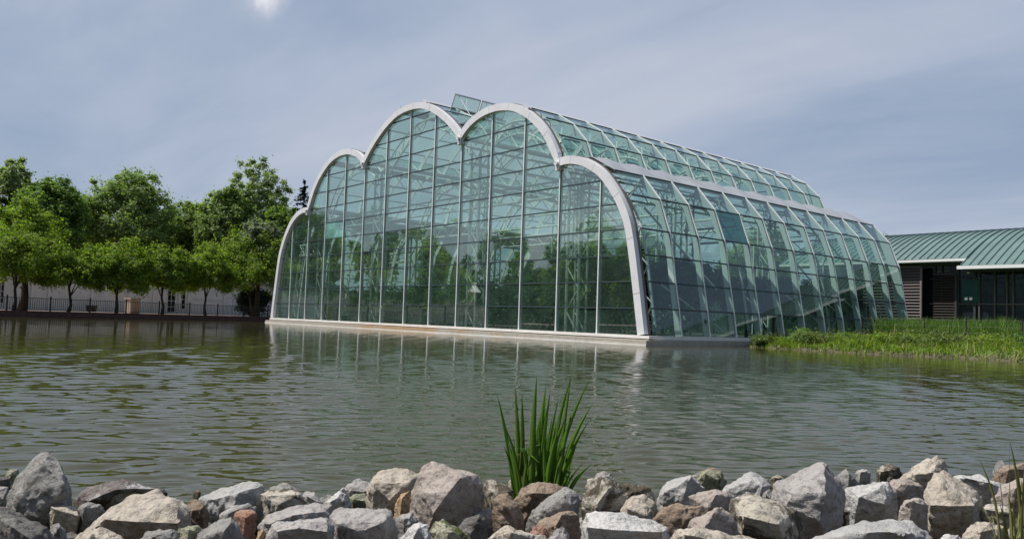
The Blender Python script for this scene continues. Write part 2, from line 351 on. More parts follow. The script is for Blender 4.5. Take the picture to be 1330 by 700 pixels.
# ================================================================== GREENHOUSE
rng = random.Random(5)
SEG5 = [(12.0, 6.99), (12.2, 7.03), (12.43, 6.96), (12.69, 6.75), (13.0, 6.30), (13.26, 5.65), (13.45, 5.0), (13.61, 4.2), (13.72, 3.07), (13.80, 2.05), (13.875, 1.03), (13.95, 0.0)]
SEG4 = [(9.0, 9.18), (9.23, 9.63), (9.49, 9.93), (9.8, 10.12), (10.12, 10.17), (10.4, 10.11), (10.7, 9.94), (11.01, 9.59), (11.27, 9.17), (11.5, 8.68), (11.68, 8.15), (11.86, 7.45), (12.0, 6.99)]
SEG3H = [(7.0, 11.6), (7.33, 11.55), (7.63, 11.39), (8.0, 11.02), (8.3, 10.6), (8.55, 10.18), (8.77, 9.73), (9.0, 9.18)]
SEG3 = [(14 - u, z) for u, z in reversed(SEG3H)] + SEG3H[1:]
SEG2 = [(14 - u, z) for u, z in reversed(SEG4)]
SEG1 = [(14 - u, z) for u, z in reversed(SEG5)]
LOBES = [SEG1, SEG2, SEG3, SEG4, SEG5]
def smooth_poly(pts, n=4):                                   # catmull-rom through (x, z)
    P = [np.array(p, float) for p in pts]; out = []
    for i in range(len(P) - 1):
        a = P[max(i - 1, 0)]; b = P[i]; c = P[i + 1]; d = P[min(i + 2, len(P) - 1)]
        for k in range(n):
            t = k / n
            out.append(0.5 * ((2 * b) + (-a + c) * t + (2 * a - 5 * b + 4 * c - d) * t * t + (-a + 3 * b - 3 * c + d) * t ** 3))
    out.append(P[-1]); return out
INNER = [smooth_poly([(u * BAY, z) for u, z in L]) for L in LOBES]   # metres, z above glass base
def offset(poly, w):
    out = []
    for i, p in enumerate(poly):
        d = poly[min(i + 1, len(poly) - 1)] - poly[max(i - 1, 0)]
        d = d / np.linalg.norm(d); out.append(p + np.array([-d[1], d[0]]) * w)
    return out
ALLIN = np.array([p for L in INNER for p in L])
def top_at(x):                                               # glass height under the arches at x
    best = 0.0
    for L in INNER:
        A = np.array(L)
        for i in range(len(A) - 1):
            x0, x1 = A[i][0], A[i + 1][0]
            if min(x0, x1) - 1e-9 <= x <= max(x0, x1) + 1e-9 and abs(x1 - x0) > 1e-9:
                best = max(best, A[i][1] + (A[i + 1][1] - A[i][1]) * (x - x0) / (x1 - x0))
    return best
def span_at(z):                                              # x ranges inside the outline at height z
    xs = np.linspace(0, 14 * BAY, 1401); ins = np.array([top_at(x) > z for x in xs]); out = []; s = None
    for x, t in zip(xs, ins):
        if t and s is None: s = x
        if not t and s is not None: out.append((s, x)); s = None
    if s is not None: out.append((s, xs[-1]))
    return out
TOPX = np.linspace(0, 14 * BAY, 561); TOPZ = np.array([top_at(x) for x in TOPX])
def top_fast(x): return float(np.interp(x, TOPX, TOPZ))

gh = empty('conservatory', (7 * BAY, 0, ZB))
tag(gh, 'great glass conservatory with scalloped white arches standing in the pond', 'greenhouse')
OX = np.array([7 * BAY, 0, ZB])
def gb(mb, name, mat, label=None, smooth=False):             # part of the conservatory, built in metres with z above the glass base
    mb.v = [(x - OX[0], y, z) for x, y, z in mb.v]
    o = mb.build(name, mat, gh, smooth)
    if label: o['label'] = label
    return o
DEP = 12 * SB
BW = 0.34
def valley_trim(i, w):                                        # outer edge of a lobe's band, cut at the valley verticals
    L = INNER[i]; o = offset(L, w); lo = LOBES[i][0][0] * BAY; hi = LOBES[i][-1][0] * BAY
    out = []
    for k, p in enumerate(o):
        q = p.copy()
        if i > 0: q[0] = max(q[0], lo + 0.0)
        if i < 4: q[0] = min(q[0], hi - 0.0)
        out.append(q)
    return out
def arch(i, y0, y1, name, mat, label=None):
    I = INNER[i]; O = valley_trim(i, BW); mb = MB(); n = len(I)
    vs = []
    for p in range(n):
        vs += [(I[p][0], y0, I[p][1]), (O[p][0], y0, O[p][1]), (O[p][0], y1, O[p][1]), (I[p][0], y1, I[p][1])]
    fs = []
    for p in range(n - 1):
        a = p * 4; b = a + 4
        for k in range(4): fs.append((a + k, a + (k + 1) % 4, b + (k + 1) % 4, b + k))
    fs += [(0, 3, 2, 1), ((n - 1) * 4, (n - 1) * 4 + 1, (n - 1) * 4 + 2, (n - 1) * 4 + 3)]
    mb.add(vs, fs); o = gb(mb, name, mat, label)
    if name == 'front_arch':                                  # butt joints between the cladding lengths
        jb = MB()
        for p in range(6, n - 3, 8):
            a, b = I[p], O[p]; t = I[p + 1] - I[p]; t = t / np.linalg.norm(t) * 0.007
            jb.quad((a[0] - t[0], y0 - 0.003, a[1] - t[1]), (b[0] - t[0], y0 - 0.003, b[1] - t[1]), (b[0] + t[0], y0 - 0.003, b[1] + t[1]), (a[0] + t[0], y0 - 0.003, a[1] + t[1]))
        jb.v = [(q[0] - OX[0], q[1], q[2]) for q in jb.v]; jb.build('joint', M['flash'], o)
    return o
for i in range(5): arch(i, -0.20, 0.03, 'front_arch', M['white'])
for i in range(5):                                            # dark trim return behind the white band
    I = offset(INNER[i], 0.02); 
    I2, O2 = offset(INNER[i], 0.10), valley_trim(i, BW + 0.035)
    mb = MB(); vs = []; fs = []; n = len(I2)
    for p in range(n): vs += [(I2[p][0], 0.035, I2[p][1]), (O2[p][0], 0.035, O2[p][1]), (O2[p][0], 0.13, O2[p][1]), (I2[p][0], 0.13, I2[p][1])]
    for p in range(n - 1):
        a = p * 4; b = a + 4
        for k in range(4): fs.append((a + k, a + (k + 1) % 4, b + (k + 1) % 4, b + k))
    mb.add(vs, fs); gb(mb, 'arch_trim', M['edge'])
# valley spouts
for u, z in ((2, 6.99), (5, 9.18), (9, 9.18), (12, 6.99)):
    mb = MB(); x = u * BAY
    mb.tube([(x, -0.34, z + 0.12), (x, 0.02, z + 0.14)], 0.10, 10)
    mb.box(x - 0.13, x + 0.13, -0.215, 0.02, z - 0.16, z + 0.34)
    gb(mb, 'valley_spout', M['white'])
ZR = [0.0] + [r * ROW for r in range(1, 12)]
def front_wall(y, tag_back=False, glass=True):
    s = 1 if not tag_back else -1
    nm = 'front' if not tag_back else 'rear'
    for u in range(1, 14):
        x = u * BAY; h = top_fast(x) + (0.02 if u not in (2, 5, 9, 12) else 0.0)
        mb = MB(); mb.box(x - 0.026, x + 0.026, y - 0.05, y - 0.005, 0.0, h)
        if tag_back and u % 2: continue
        m = gb(mb, nm + '_mullion', M['mullion'])
        if tag_back: continue
        mf = MB(); mf.box(x - 0.02, x + 0.02, y + 0.012, y + 0.15, 0.0, h - 0.03)
        mf.v = [(a - OX[0], b, c) for a, b, c in mf.v]; mf.build('fin', M['fin'], m)
    for r in range(1, 12):
        if tag_back and r % 3: continue
        z = ZR[r]; mb = MB()
        for x0, x1 in span_at(z):
            if x1 - x0 > 0.25: mb.box(x0 - 0.05, x1 + 0.05, y - 0.024, y + 0.03, z - 0.026, z + 0.026)
        if mb.v: gb(mb, nm + '_transom', M['gasket'])
    for u in range(14):
        mb = MB(); tl = None
        for r in range(0, 12):
            z0, z1 = ZR[r], ZR[r] + ROW
            cols = np.linspace(u * BAY, (u + 1) * BAY, 13)
            tops = np.minimum([top_fast(c) + 0.06 for c in cols], z1)
            if max(tops) <= z0 + 0.02: break
            jx, jz = rng.uniform(-1, 1) * 0.011, rng.uniform(-1, 1) * 0.009
            idx = [k for k in range(13) if tops[k] > z0 + 0.005]
            if len(idx) < 2: continue
            k0, k1 = idx[0], idx[-1]
            lo = [(cols[k], y + jx * (cols[k] - cols[6]), z0) for k in (k0, k1)]
            hi = [(cols[k], y + jx * (cols[k] - cols[6]) + jz * (tops[k] - z0), tops[k]) for k in range(k1, k0 - 1, -1)]
            if not tag_back and (u, r) == (3, 5):
                t2 = MB(); t2.add(lo + hi, [tuple(range(len(lo) + len(hi)))]); gb(t2, 'glass_pane', M['paleteal'], 'pale turquoise pane'); continue
            mb.add(lo + hi, [tuple(range(len(lo) + len(hi)))])
        gb(mb, nm + '_glazing', M['glass'])
front_wall(0.0)
front_wall(DEP, True)
for i in range(5): arch(i, DEP - 0.03, DEP + 0.15, 'rear_arch', M['white_old'])
# --- roof and side profiles (facets between purlins), u in bays, z above glass base
PR5 = [(14.145, 0.0), (14.08, ROW), (14.0, 2 * ROW), (13.935, 3 * ROW), (13.86, 4 * ROW), (13.64, 5.44), (13.25, 6.52), (12.72, 7.20), (12.10, 7.38)]
PR4 = [(12.08, 7.42), (11.87, 8.46), (11.50, 9.37), (11.08, 9.98), (10.55, 10.42), (10.0, 10.50), (9.45, 10.20), (9.05, 9.48)]
PR3 = [(8.97, 9.52), (8.70, 10.25), (8.25, 11.10), (7.62, 11.80), (7.0, 11.97)]
PR3 = PR3 + [(14 - u, z) for u, z in reversed(PR3[:-1])]
PR2 = [(14 - u, z) for u, z in reversed(PR4)]
PR1 = [(14 - u, z) for u, z in reversed(PR5)]
PROF = [PR1, PR2, PR3, PR4, PR5]
def xy(p): return np.array([p[0] * BAY, p[1]])
def side_part(li):
    P = [xy(p) for p in PROF[li]]; n = len(P)
    # outward normal per facet: profile runs so that outside lies to one side; centre of the hall tells which
    ctr = np.array([7 * BAY, 3.0]) if li in (0, 4) else np.array([np.mean([p[0] for p in P]), 5.0])
    nrm = []
    for k in range(n - 1):
        d = P[k + 1] - P[k]; q = np.array([-d[1], d[0]]); q /= np.linalg.norm(q)
        if q @ ((P[k] + P[k + 1]) / 2 - ctr) < 0: q = -q
        nrm.append(q)
    nv = [nrm[0]] + [(nrm[k] + nrm[k + 1]) / np.linalg.norm(nrm[k] + nrm[k + 1]) for k in range(n - 2)] + [nrm[-1]]
    white_from = {0: 1, 4: 7}.get(li)
    opaque = {4: (6, 7), 0: (0, 1)}.get(li, ())
    # glazing, one object per bay
    for b in range(12):
        y0, y1 = b * SB + (0.14 if b == 0 else 0), (b + 1) * SB
        mb = MB()
        for k in range(n - 1):
            if k in opaque: continue
            if li == 2 and k == 2 and b in (1,): continue      # open roof vents
            j = [rng.uniform(-1, 1) * 0.006 for _ in range(2)]
            q = []
            for (p, yy, s) in ((P[k], y0, -1), (P[k], y1, -1), (P[k + 1], y1, 1), (P[k + 1], y0, 1)):
                e = nrm[k] * (j[0] * (1 if yy == y1 else -1) + j[1] * s)
                q.append((p[0] + e[0], yy, p[1] + e[1]))
            if li == 4 and (b, k) == (3, 4):
                t = MB(); t.quad(*q); gb(t, 'glass_pane', M['teal'], 'solid dark teal pane'); gb(mb, 'roof_glazing', M['roofglass']); mb = MB(); continue
            mb.quad(*q)
        gb(mb, 'roof_glazing', M['roofglass'])
    # ribs
    for b in range(1, 13):
        y = b * SB; mb = MB(); m2 = MB()
        for k in range(n - 1):
            if k in opaque: continue
            a, c = P[k], P[k + 1]; na, nc = nv[k], nv[k + 1]
            for (mm, o0, o1, ww) in ((mb, 0.008, 0.045, 0.055), (m2, -0.27, -0.012, 0.05)):
                vs = []
                for yy in (y - ww / 2, y + ww / 2):
                    vs += [(a[0] + na[0] * o0, yy, a[1] + na[1] * o0), (c[0] + nc[0] * o0, yy, c[1] + nc[1] * o0),
                           (c[0] + nc[0] * o1, yy, c[1] + nc[1] * o1), (a[0] + na[0] * o1, yy, a[1] + na[1] * o1)]
                mm.add(vs, [(0, 1, 2, 3), (7, 6, 5, 4), (0, 4, 5, 1), (1, 5, 6, 2), (2, 6, 7, 3), (3, 7, 4, 0)])
        rib = gb(mb, 'roof_rib', M['mullion'])
        m2.v = [(a - OX[0], b_, c) for a, b_, c in m2.v]; m2.build('fin', M['white_old'], rib)
    # purlins
    for k in range(1, n - 1):
        if k in (7,) and li == 4 or (li == 0 and k == 1): continue
        p = P[k] + nv[k] * 0.0; mb = MB()
        mb.bar((p[0], 0.14, p[1]), (p[0], DEP, p[1]), 0.05, 0.05, (nv[k][0], 0, nv[k][1]))
        gb(mb, 'purlin', M['gasket'])
    # white flashing over the shallow part next to the valley
    if opaque:
        mb = MB(); idx = list(opaque); lo, hi = min(idx), max(idx) + 1
        for k in range(lo, hi):
            a, c = P[k] + nv[k] * 0.004, P[k + 1] + nv[k + 1] * 0.004
            for b in range(12):                               # crimped sheets with a fold at every rib
                ya, yb = b * SB + 0.14 * (b == 0), (b + 1) * SB; ym = (ya + yb) / 2
                mb.add([(a[0], ya, a[1]), (a[0], ym, a[1] + 0.0), (a[0], yb, a[1]), (c[0], yb, c[1]), (c[0], ym, c[1] + 0.10), (c[0], ya, c[1])], [(0, 1, 4, 5), (1, 2, 3, 4)])
        gb(mb, 'valley_flashing', M['flash'])
for li in range(5): side_part(li)
# gutters along the valleys, ridge caps
for u, z in ((2, 7.30), (5, 9.40), (9, 9.40), (12, 7.36)):
    mb = MB(); x = u * BAY; mb.box(x - 0.2, x + 0.26, 0.15, DEP, z - 0.10, z + 0.03); mb.box(x - 0.2, x - 0.17, 0.15, DEP, z + 0.03, z + 0.16)
    gb(mb, 'valley_gutter', M['white_old'])
for (u, z, s) in ((11.08, 9.98, 1), (2.92, 9.98, -1), (7.6, 11.82, 1), (6.4, 11.82, -1)):
    mb = MB(); x = u * BAY
    mb.bar((x - s * 0.16, -0.10, z + 0.05), (x - s * 0.16, DEP, z + 0.05), 0.46, 0.07, (s * 0.55, 0, 0.83))
    for b in range(13): mb.bar((x - s * 0.16, b * SB - 0.03, z + 0.11), (x - s * 0.16, b * SB + 0.03 + 0.02, z + 0.11), 0.40, 0.03, (s * 0.55, 0, 0.83))
    gb(mb, 'ridge_cap', M['cap'])
# open vent sashes on the tallest vault
hx, hz = 7.64 * BAY, 11.83
for (ya, yb) in ((1.50, 3.30), (3.36, 5.15)):
    A = np.array([hx, 0, hz]); T = np.array([hx + 0.30, 0, hz + 0.66])
    mb = MB()
    for (p, q) in (((A[0], ya, A[2]), (A[0], yb, A[2])), ((T[0], ya, T[2]), (T[0], yb, T[2]))): mb.bar(p, q, 0.06, 0.07)
    for yy in (ya + 0.035, yb - 0.035): mb.bar((A[0], yy, A[2] + 0.04), (T[0], yy, T[2] - 0.04), 0.06, 0.05)
    ym = ya + (yb - ya) * 0.42; mb.bar((A[0], ym, A[2] + 0.04), (T[0], ym, T[2] - 0.04), 0.025, 0.03)
    s = gb(mb, 'roof_vent', M['white_old'])
    g = MB(); g.quad((A[0], ya, A[2]), (A[0], yb, A[2]), (T[0], yb, T[2]), (T[0], ya, T[2])); g.v = [(a - OX[0], b, c) for a, b, c in g.v]; g.build('pane', M['roofglass'], s)
    st = MB(); st.bar((T[0], ya + 0.3, T[2] - 0.05), (8.1 * BAY, ya + 0.5, 11.3), 0.03, 0.03); st.v = [(a - OX[0], b, c) for a, b, c in st.v]; st.build('stay', M['mullion'], s)
# plinth: white kerb, stained ledge
mb = MB(); mb.box(-0.16, 14 * BAY + 0.50, -0.26, 0.0, -0.11, 0.0); mb.box(14 * BAY + 0.30, 14 * BAY + 0.50, 0.0, DEP, -0.14, 0.0); mb.box(-0.2, -0.16, -0.26, DEP, -0.14, 0.0)
gb(mb, 'kerb', M['kerb'])
mb = MB(); mb.box(-0.24, 14 * BAY + 0.62, -0.55, -0.26, -0.60, -0.17); mb.box(14 * BAY + 0.501, 14 * BAY + 0.62, -0.26, DEP, -0.60, -0.17); mb.box(-0.24, 14 * BAY + 0.5, -0.26, DEP, -0.60, -0.145)
gb(mb, 'ledge', M['ledge'])
mb = MB(); mb.box(-0.25, 14 * BAY + 0.63, -0.59, -0.555, -0.36, -0.315); gb(mb, 'ledge_lip', M['kerb'])
mb = MB(); mb.box(-0.1, 14 * BAY + 0.29, 0.02, DEP, -0.14, -0.06); gb(mb, 'floor', M['floor'])
# inner white steel: lattice posts, arched lattice trusses, long lattice girders
def lattice(mb, pts_a, pts_b, r=0.05, rz=0.03):
    rz *= 0.8
    mb.tube(pts_a, r, 6); mb.tube(pts_b, r, 6)
    for k in range(len(pts_a) - 1):
        mb.tube([pts_a[k], pts_b[k + 1]] if k % 2 else [pts_b[k], pts_a[k + 1]], rz, 5)
TRY = [0.9, 0.9 + SB * 4, 0.9 + SB * 8]
for y in TRY:
    for (u, h) in ((2.0, 6.6), (5.0, 8.8), (9.0, 8.8), (12.0, 6.6)):
        x = u * BAY; mb = MB(); n = int(h / 0.75); zs = np.linspace(-0.06, h, n)
        lattice(mb, [(x - 0.36, y, z) for z in zs], [(x + 0.36, y, z) for z in zs], 0.065, 0.04)
        lattice(mb, [(x - 0.36, y + 0.5, z) for z in zs], [(x + 0.36, y + 0.5, z) for z in zs], 0.05, 0.035)
        gb(mb, 'truss_post', M['steel_in'])
    for li in range(5):
        A = offset(INNER[li], -0.22)[::3]; Bp = offset(INNER[li], -0.85)[::3]
        lo, hi = LOBES[li][0][0] * BAY + 0.1, LOBES[li][-1][0] * BAY - 0.1
        mb = MB(); f = lambda L: [(float(np.clip(p[0], lo, hi)), y + 0.25, float(max(p[1], 0))) for p in L]
        lattice(mb, f(A), f(Bp), 0.055, 0.035); gb(mb, 'arched_truss', M['steel_in'])
    mb = MB()                                                 # cross girder
    for zt, u0, u1 in ((6.0, 2, 12), (4.4, 0.45, 2), (4.4, 12, 13.5)):
        xs = np.arange(u0 * BAY, u1 * BAY + 0.01, 0.8)
        lattice(mb, [(x, y + 0.25, zt) for x in xs], [(x, y + 0.25, zt + 0.7) for x in xs], 0.05, 0.03)
    gb(mb, 'cross_girder', M['steel_in'])
for (u, z) in ((2.0, 6.1), (5.0, 8.2), (9.0, 8.2), (12.0, 6.1)):
    ys = np.arange(0.5, DEP - 0.3, 0.75); x = u * BAY; mb = MB()
    lattice(mb, [(x, y, z) for y in ys], [(x, y, z + 0.75) for y in ys], 0.055, 0.035)
    gb(mb, 'long_girder', M['steel_in'])
for k, (b0, b1) in enumerate(((1, 3), (6, 8), (9, 11))):     # diagonal bracing behind both long sides
    for s in (0, 1):
        mb = MB(); q = lambda u: (14 - u if s else u) * BAY
        mb.tube([(q(13.3), b0 * SB, 5.2), (q(13.72), b1 * SB, 2.0)], 0.045, 6); mb.tube([(q(13.72), b0 * SB, 2.0), (q(13.9), b1 * SB, 0.2)], 0.035, 6)
        gb(mb, 'side_brace', M['steel_in'])
for li, u in ((3, 11.4), (1, 2.6), (2, 7.8), (2, 6.2)):      # short roof braces
    for b in range(0, 12, 1):
        pass
mb = MB()
for b in range(12):
    y = b * SB
    mb.tube([(11.75 * BAY, y + 0.5, 8.2), (11.35 * BAY, y + 1.5, 9.2)], 0.06, 6)
gb(mb, 'roof_braces', M['steel_in'])
# ================================================================== SETTING: water, land
def build_water():
    rg = np.random.default_rng(3)
    az0 = math.atan2(FW[1], FW[0])
    a = np.concatenate([np.linspace(-R(56), R(56), 1000), np.linspace(R(58), 2 * PI - R(58), 60)[1:-1]]) + az0
    r = np.concatenate([np.geomspace(1.2, 34, 950), np.geomspace(34, 900, 16)[1:]])
    RR, AA = np.meshgrid(r, a, indexing='ij')
    X = CAM[0] + RR * np.cos(AA); Y = CAM[1] + RR * np.sin(AA); Z = np.zeros_like(X)
    wind = math.atan2(-FW[1], -FW[0]) + R(6)
    sp = np.maximum(RR * 0.0035, 0.004)
    for k in range(84):
        lam = float(np.exp(rg.uniform(math.log(0.12), math.log(0.31)))) if k % 2 else float(np.exp(rg.uniform(math.log(0.055), math.log(0.7))))
        th = wind + rg.normal() * R(24 if lam < 0.14 else 17); kx, ky = 2 * PI / lam * math.cos(th), 2 * PI / lam * math.sin(th)
        amp = 0.0021 * lam / 0.3 * (1.0 if k % 2 else 0.62) * rg.uniform(0.4, 1.3) * WAVE
        fade = np.clip(lam / (sp * 3.2) - 0.6, 0, 1)
        # slow patches so the ripples are not uniform
        env = 0.8 + 0.6 * np.sin(X * rg.uniform(0.05, 0.3) + Y * rg.uniform(-0.3, 0.3) + rg.uniform(0, 6))
        ph = kx * X + ky * Y + rg.uniform(0, 2 * PI) + 0.5 * np.sin(0.7 * X + 0.9 * Y + k)
        s = np.sin(ph); Z += amp * fade * env * (s + 0.22 * np.cos(2 * ph))
    na, nr = len(a), len(r)
    idx = np.arange(nr * na).reshape(nr, na); nx = np.roll(idx, -1, 1)
    Fq = np.stack([idx[:-1], idx[1:], nx[1:], nx[:-1]], -1).reshape(-1, 4)
    V = np.stack([X, Y, Z], -1).reshape(-1, 3)
    o = fast_mesh('water', V, Fq, M['water'], smooth=True)
    tag(o, 'dark green rippled pond water', None, None, 'structure')
WAVE = 0.41
build_water()

# left bank: paved terrace with a dark brick edge
EDGE = [(20.0, -62.0), (6.3, -29.0), (1.2, -17.0), (-8.0, 4.6), (-0.95, 10.0), (-0.95, 23.2)]
mb = MB()
far = [(-400, 23.2), (-400, -300), (60, -300), (38, -90)]
poly = [(x, y, 0.33) for x, y in EDGE + far]
mb.add(poly, [tuple(range(len(poly)))]); o = mb.build('paved_terrace', M['paving'], sheet=True); tag(o, 'pinkish paved terrace along the left bank', None, None, 'structure')
mb = MB()
for (a, b) in zip(EDGE[:-2], EDGE[1:-1]):
    a = np.array(a); b = np.array(b); d = (b - a) / np.linalg.norm(b - a); n = np.array([d[1], -d[0]])
    mb.bar((*(a + n * 0.05), 0.09), (*(b + n * 0.05), 0.09), 0.36, 0.55)
o = mb.build('brick_edge', M['brick']); tag(o, 'low dark red brick retaining wall along the far left bank', 'retaining wall')
mb = MB(); mb.quad((-600, 23.25, 0.32), (600, 23.25, 0.32), (600, 900, 0.32), (-600, 900, 0.32))
o = mb.build('ground', M['turf'], sheet=True); tag(o, None, None, None, 'structure')
# right bank
SX = np.array([30.0, 33.9, 35.2, 37.0, 39.7, 42.0, 44.6, 50.0, 60.0, 120.0]); SY = np.array([7.6, 6.2, 4.9, 4.1, 3.75, 4.6, 5.2, 5.6, 4.0, -10.0])
def shore_y(x): return np.interp(x, SX, SY) + 0.18 * np.sin(x * 2.1) + 0.1 * np.sin(x * 5.3 + 1)
def bank_h(x, s):
    h = np.interp(s, [-0.6, -0.05, 0.25, 1.2, 6, 14, 30, 90], [-0.4, -0.03, 0.12, 0.27, 0.46, 0.60, 0.72, 0.9])
    return h + 0.03 * np.sin(x * 1.3 + s) * (s > 0.3) + 0.02 * np.sin(x * 3.1 - s * 2.2) * (s > 0.3)
xs = np.concatenate([np.linspace(34.32, 62, 240), np.linspace(62, 200, 20)[1:]]); ss = np.concatenate([np.linspace(-0.6, 1.4, 26), np.linspace(1.4, 30, 60)[1:], [60, 120]])
XX, SS = np.meshgrid(xs, ss, indexing='ij'); YY = shore_y(XX) + SS; ZZ = bank_h(XX, SS)
idx = np.arange(XX.size).reshape(XX.shape); Fq = np.stack([idx[:-1, :-1], idx[1:, :-1], idx[1:, 1:], idx[:-1, 1:]], -1).reshape(-1, 4)
def bank_mat():
    m, nt, out = newmat('grassy_bank'); b = N(nt, 'ShaderNodeBsdfPrincipled'); setin(b, Roughness=0.95)
    g = N(nt, 'ShaderNodeNewGeometry'); s = N(nt, 'ShaderNodeSeparateXYZ'); nt.links.new(g.outputs['Position'], s.inputs[0])
    n = noise_tex(nt, 4, 5, 0.7, g.outputs['Position']); ad = N(nt, 'ShaderNodeMath', operation='MULTIPLY_ADD'); nt.links.new(n, ad.inputs[0]); ad.inputs[1].default_value = 0.16; nt.links.new(s.outputs[2], ad.inputs[2])
    tf = ramp(nt, noise_tex(nt, 1.3, 5, 0.7, g.outputs['Position']), [(0.3, (0.05, 0.085, 0.014)), (0.7, (0.11, 0.15, 0.03))])
    nt.links.new(mixc(nt, ramp(nt, ad.outputs[0], [(0.20, (0, 0, 0)), (0.26, (1, 1, 1))]), (0.085, 0.07, 0.045), tf), b.inputs['Base Color'])
    nt.links.new(b.outputs[0], out.inputs[0]); return m
M['bank'] = bank_mat()
o = fast_mesh('bank', np.stack([XX, YY, ZZ], -1).reshape(-1, 3), Fq, M['bank'], True); tag(o, None, None, None, 'structure')
# meadow line, dry stems
def tall_line(x): return 16.3 - (x - 34) * 0.38
def blades(name, n, zone, hfun, wid, mat, seed, label, cat, lean=0.35):
    rg = np.random.default_rng(seed)
    x = rg.uniform(34.35, 62, n * 3); y = rg.uniform(2.5, 30, n * 3); s = y - shore_y(x)
    keep = zone(x, y, s, rg); x, y, s = x[keep][:n], y[keep][:n], s[keep][:n]; n = len(x)
    z = bank_h(x, s) - 0.01; h = hfun(x, y, s, rg, n); az = rg.uniform(0, 2 * PI, n); ln = h * rg.uniform(0.1, lean * 2, n); la = rg.uniform(0, 2 * PI, n)
    wv = np.stack([np.cos(az), np.sin(az), 0 * az], 1) * (wid * rg.uniform(0.6, 1.3, n))[:, None]
    b = np.stack([x, y, z], 1); l = np.stack([np.cos(la), np.sin(la), 0 * la], 1) * ln[:, None]
    mid = b + l * 0.35; mid[:, 2] += h * 0.6; tip = b + l; tip[:, 2] += h
    V = np.stack([b - wv, b + wv, mid + wv * 0.8, mid - wv * 0.8, tip], 1).reshape(-1, 3)
    i = np.arange(n) * 5
    T = np.concatenate([np.stack([i, i + 1, i + 2], 1), np.stack([i, i + 2, i + 3], 1), np.stack([i + 3, i + 2, i + 4], 1)])
    o = fast_mesh(name, V, T, mat); tag(o, label, cat, None, 'stuff')
def patch(x, y): return 0.5 + 0.5 * np.sin(x * 0.9 + 1.3 * np.sin(y * 0.7)) * np.sin(y * 0.8 + 2 * np.sin(x * 0.45))
blades('lawn_grass', 60000, lambda x, y, s, rg: (s > -0.03) & (y < tall_line(x) + 0.6) & (x < 58), lambda x, y, s, rg, n: (0.06 + 0.17 * patch(x * 1.5, y * 1.5) ** 1.5) * rg.uniform(0.6, 1.5, n), 0.018, M['lawn'], 1, 'bright yellow green grass on the bank by the water', 'grass', 0.6)
blades('meadow_grass', 52000, lambda x, y, s, rg: (y > tall_line(x) + 0.25 * np.sin(x * 3)) & (y < tall_line(x) + 6.5) & (x < 58), lambda x, y, s, rg, n: (0.72 + 0.28 * patch(x * 1.7, y)) * rg.uniform(0.55, 1.2, n), 0.016, M['meadow'], 2, 'tall dark green meadow grass in front of the green roofed hall', 'tall grass', 0.25)

blades('dry_grass', 5200, lambda x, y, s, rg: (s > 0.0) & (y < tall_line(x) + 5) & (x < 58) & (rg.uniform(0, 1, len(x)) < patch(x * 2.3 + 4, y * 1.9) ** 2 + 0.08), lambda x, y, s, rg, n: rg.uniform(0.15, 0.5, n) + 0.3 * (y > tall_line(x)), 0.013, M['straw'], 6, 'dry straw coloured stems mixed into the green bank', 'dry grass', 0.5)
# ================================================================== TREES
def crown(seed, rx, ry, rz, nblob, per, size, flat=0.25, blob=0.30, lobes=5, hollow=0.35, asp=0.5, lumpy=0.09):
    rg = np.random.default_rng(seed)
    d = rg.normal(size=(nblob * 3, 3)); d /= np.linalg.norm(d, axis=1)[:, None]
    d = d[d[:, 2] > -0.75][:nblob]; nb = len(d)
    ph = rg.uniform(0, 2 * PI, 6)
    lump = 1 + lumpy * np.sin(lobes * np.arctan2(d[:, 1], d[:, 0]) + ph[0] + 2 * d[:, 2]) + 0.07 * np.sin(4 * d[:, 2] * 1.5 + ph[1] + 2 * d[:, 0]) + rg.normal(size=nb) * 0.035
    rad = (hollow + (1 - hollow) * rg.uniform(0, 1, nb) ** 0.55) * lump
    C = d * rad[:, None] * np.array([rx, ry, rz])
    C[:, 2] = np.where(C[:, 2] < -rz * (1 - flat), -rz * (1 - flat) + rg.uniform(-0.06, 0.06, nb) * rz, C[:, 2])
    br = blob * rx * rg.uniform(0.6, 1.25, nb)
    P = []; Nn = []
    for k in range(nb):
        m = int(per * rg.uniform(0.7, 1.3)); q = rg.normal(size=(m, 3)); q /= np.linalg.norm(q, axis=1)[:, None]
        rr = rg.uniform(0.25, 1.0, m) ** 0.6
        P.append(C[k] + q * (rr * br[k])[:, None] * np.array([1, 1, 0.7])); nn = q * 0.5 + d[k] * 0.35 + np.array([0, 0, 0.55]) + rg.normal(size=(m, 3)) * 0.4; Nn.append(nn)
    P = np.concatenate(P); Nn = np.concatenate(Nn)
    loose = rg.uniform(0, 1, len(P)) < 0.30; P[loose] += rg.normal(size=(int(loose.sum()), 3)) * blob * rx * 0.55; Nn /= np.linalg.norm(Nn, axis=1)[:, None]
    n = len(P); t = rg.normal(size=(n, 3)); t -= Nn * np.sum(t * Nn, 1)[:, None]; t /= np.linalg.norm(t, axis=1)[:, None]; b = np.cross(Nn, t)
    L = (size * rg.uniform(0.6, 1.35, n))[:, None]
    V = np.stack([P - t * L, P - b * L * asp - Nn * L * 0.12, P + t * L, P + b * L * asp - Nn * L * 0.12], 1).reshape(-1, 3)
    Fq = np.arange(n * 4).reshape(n, 4)
    return V, Fq, C
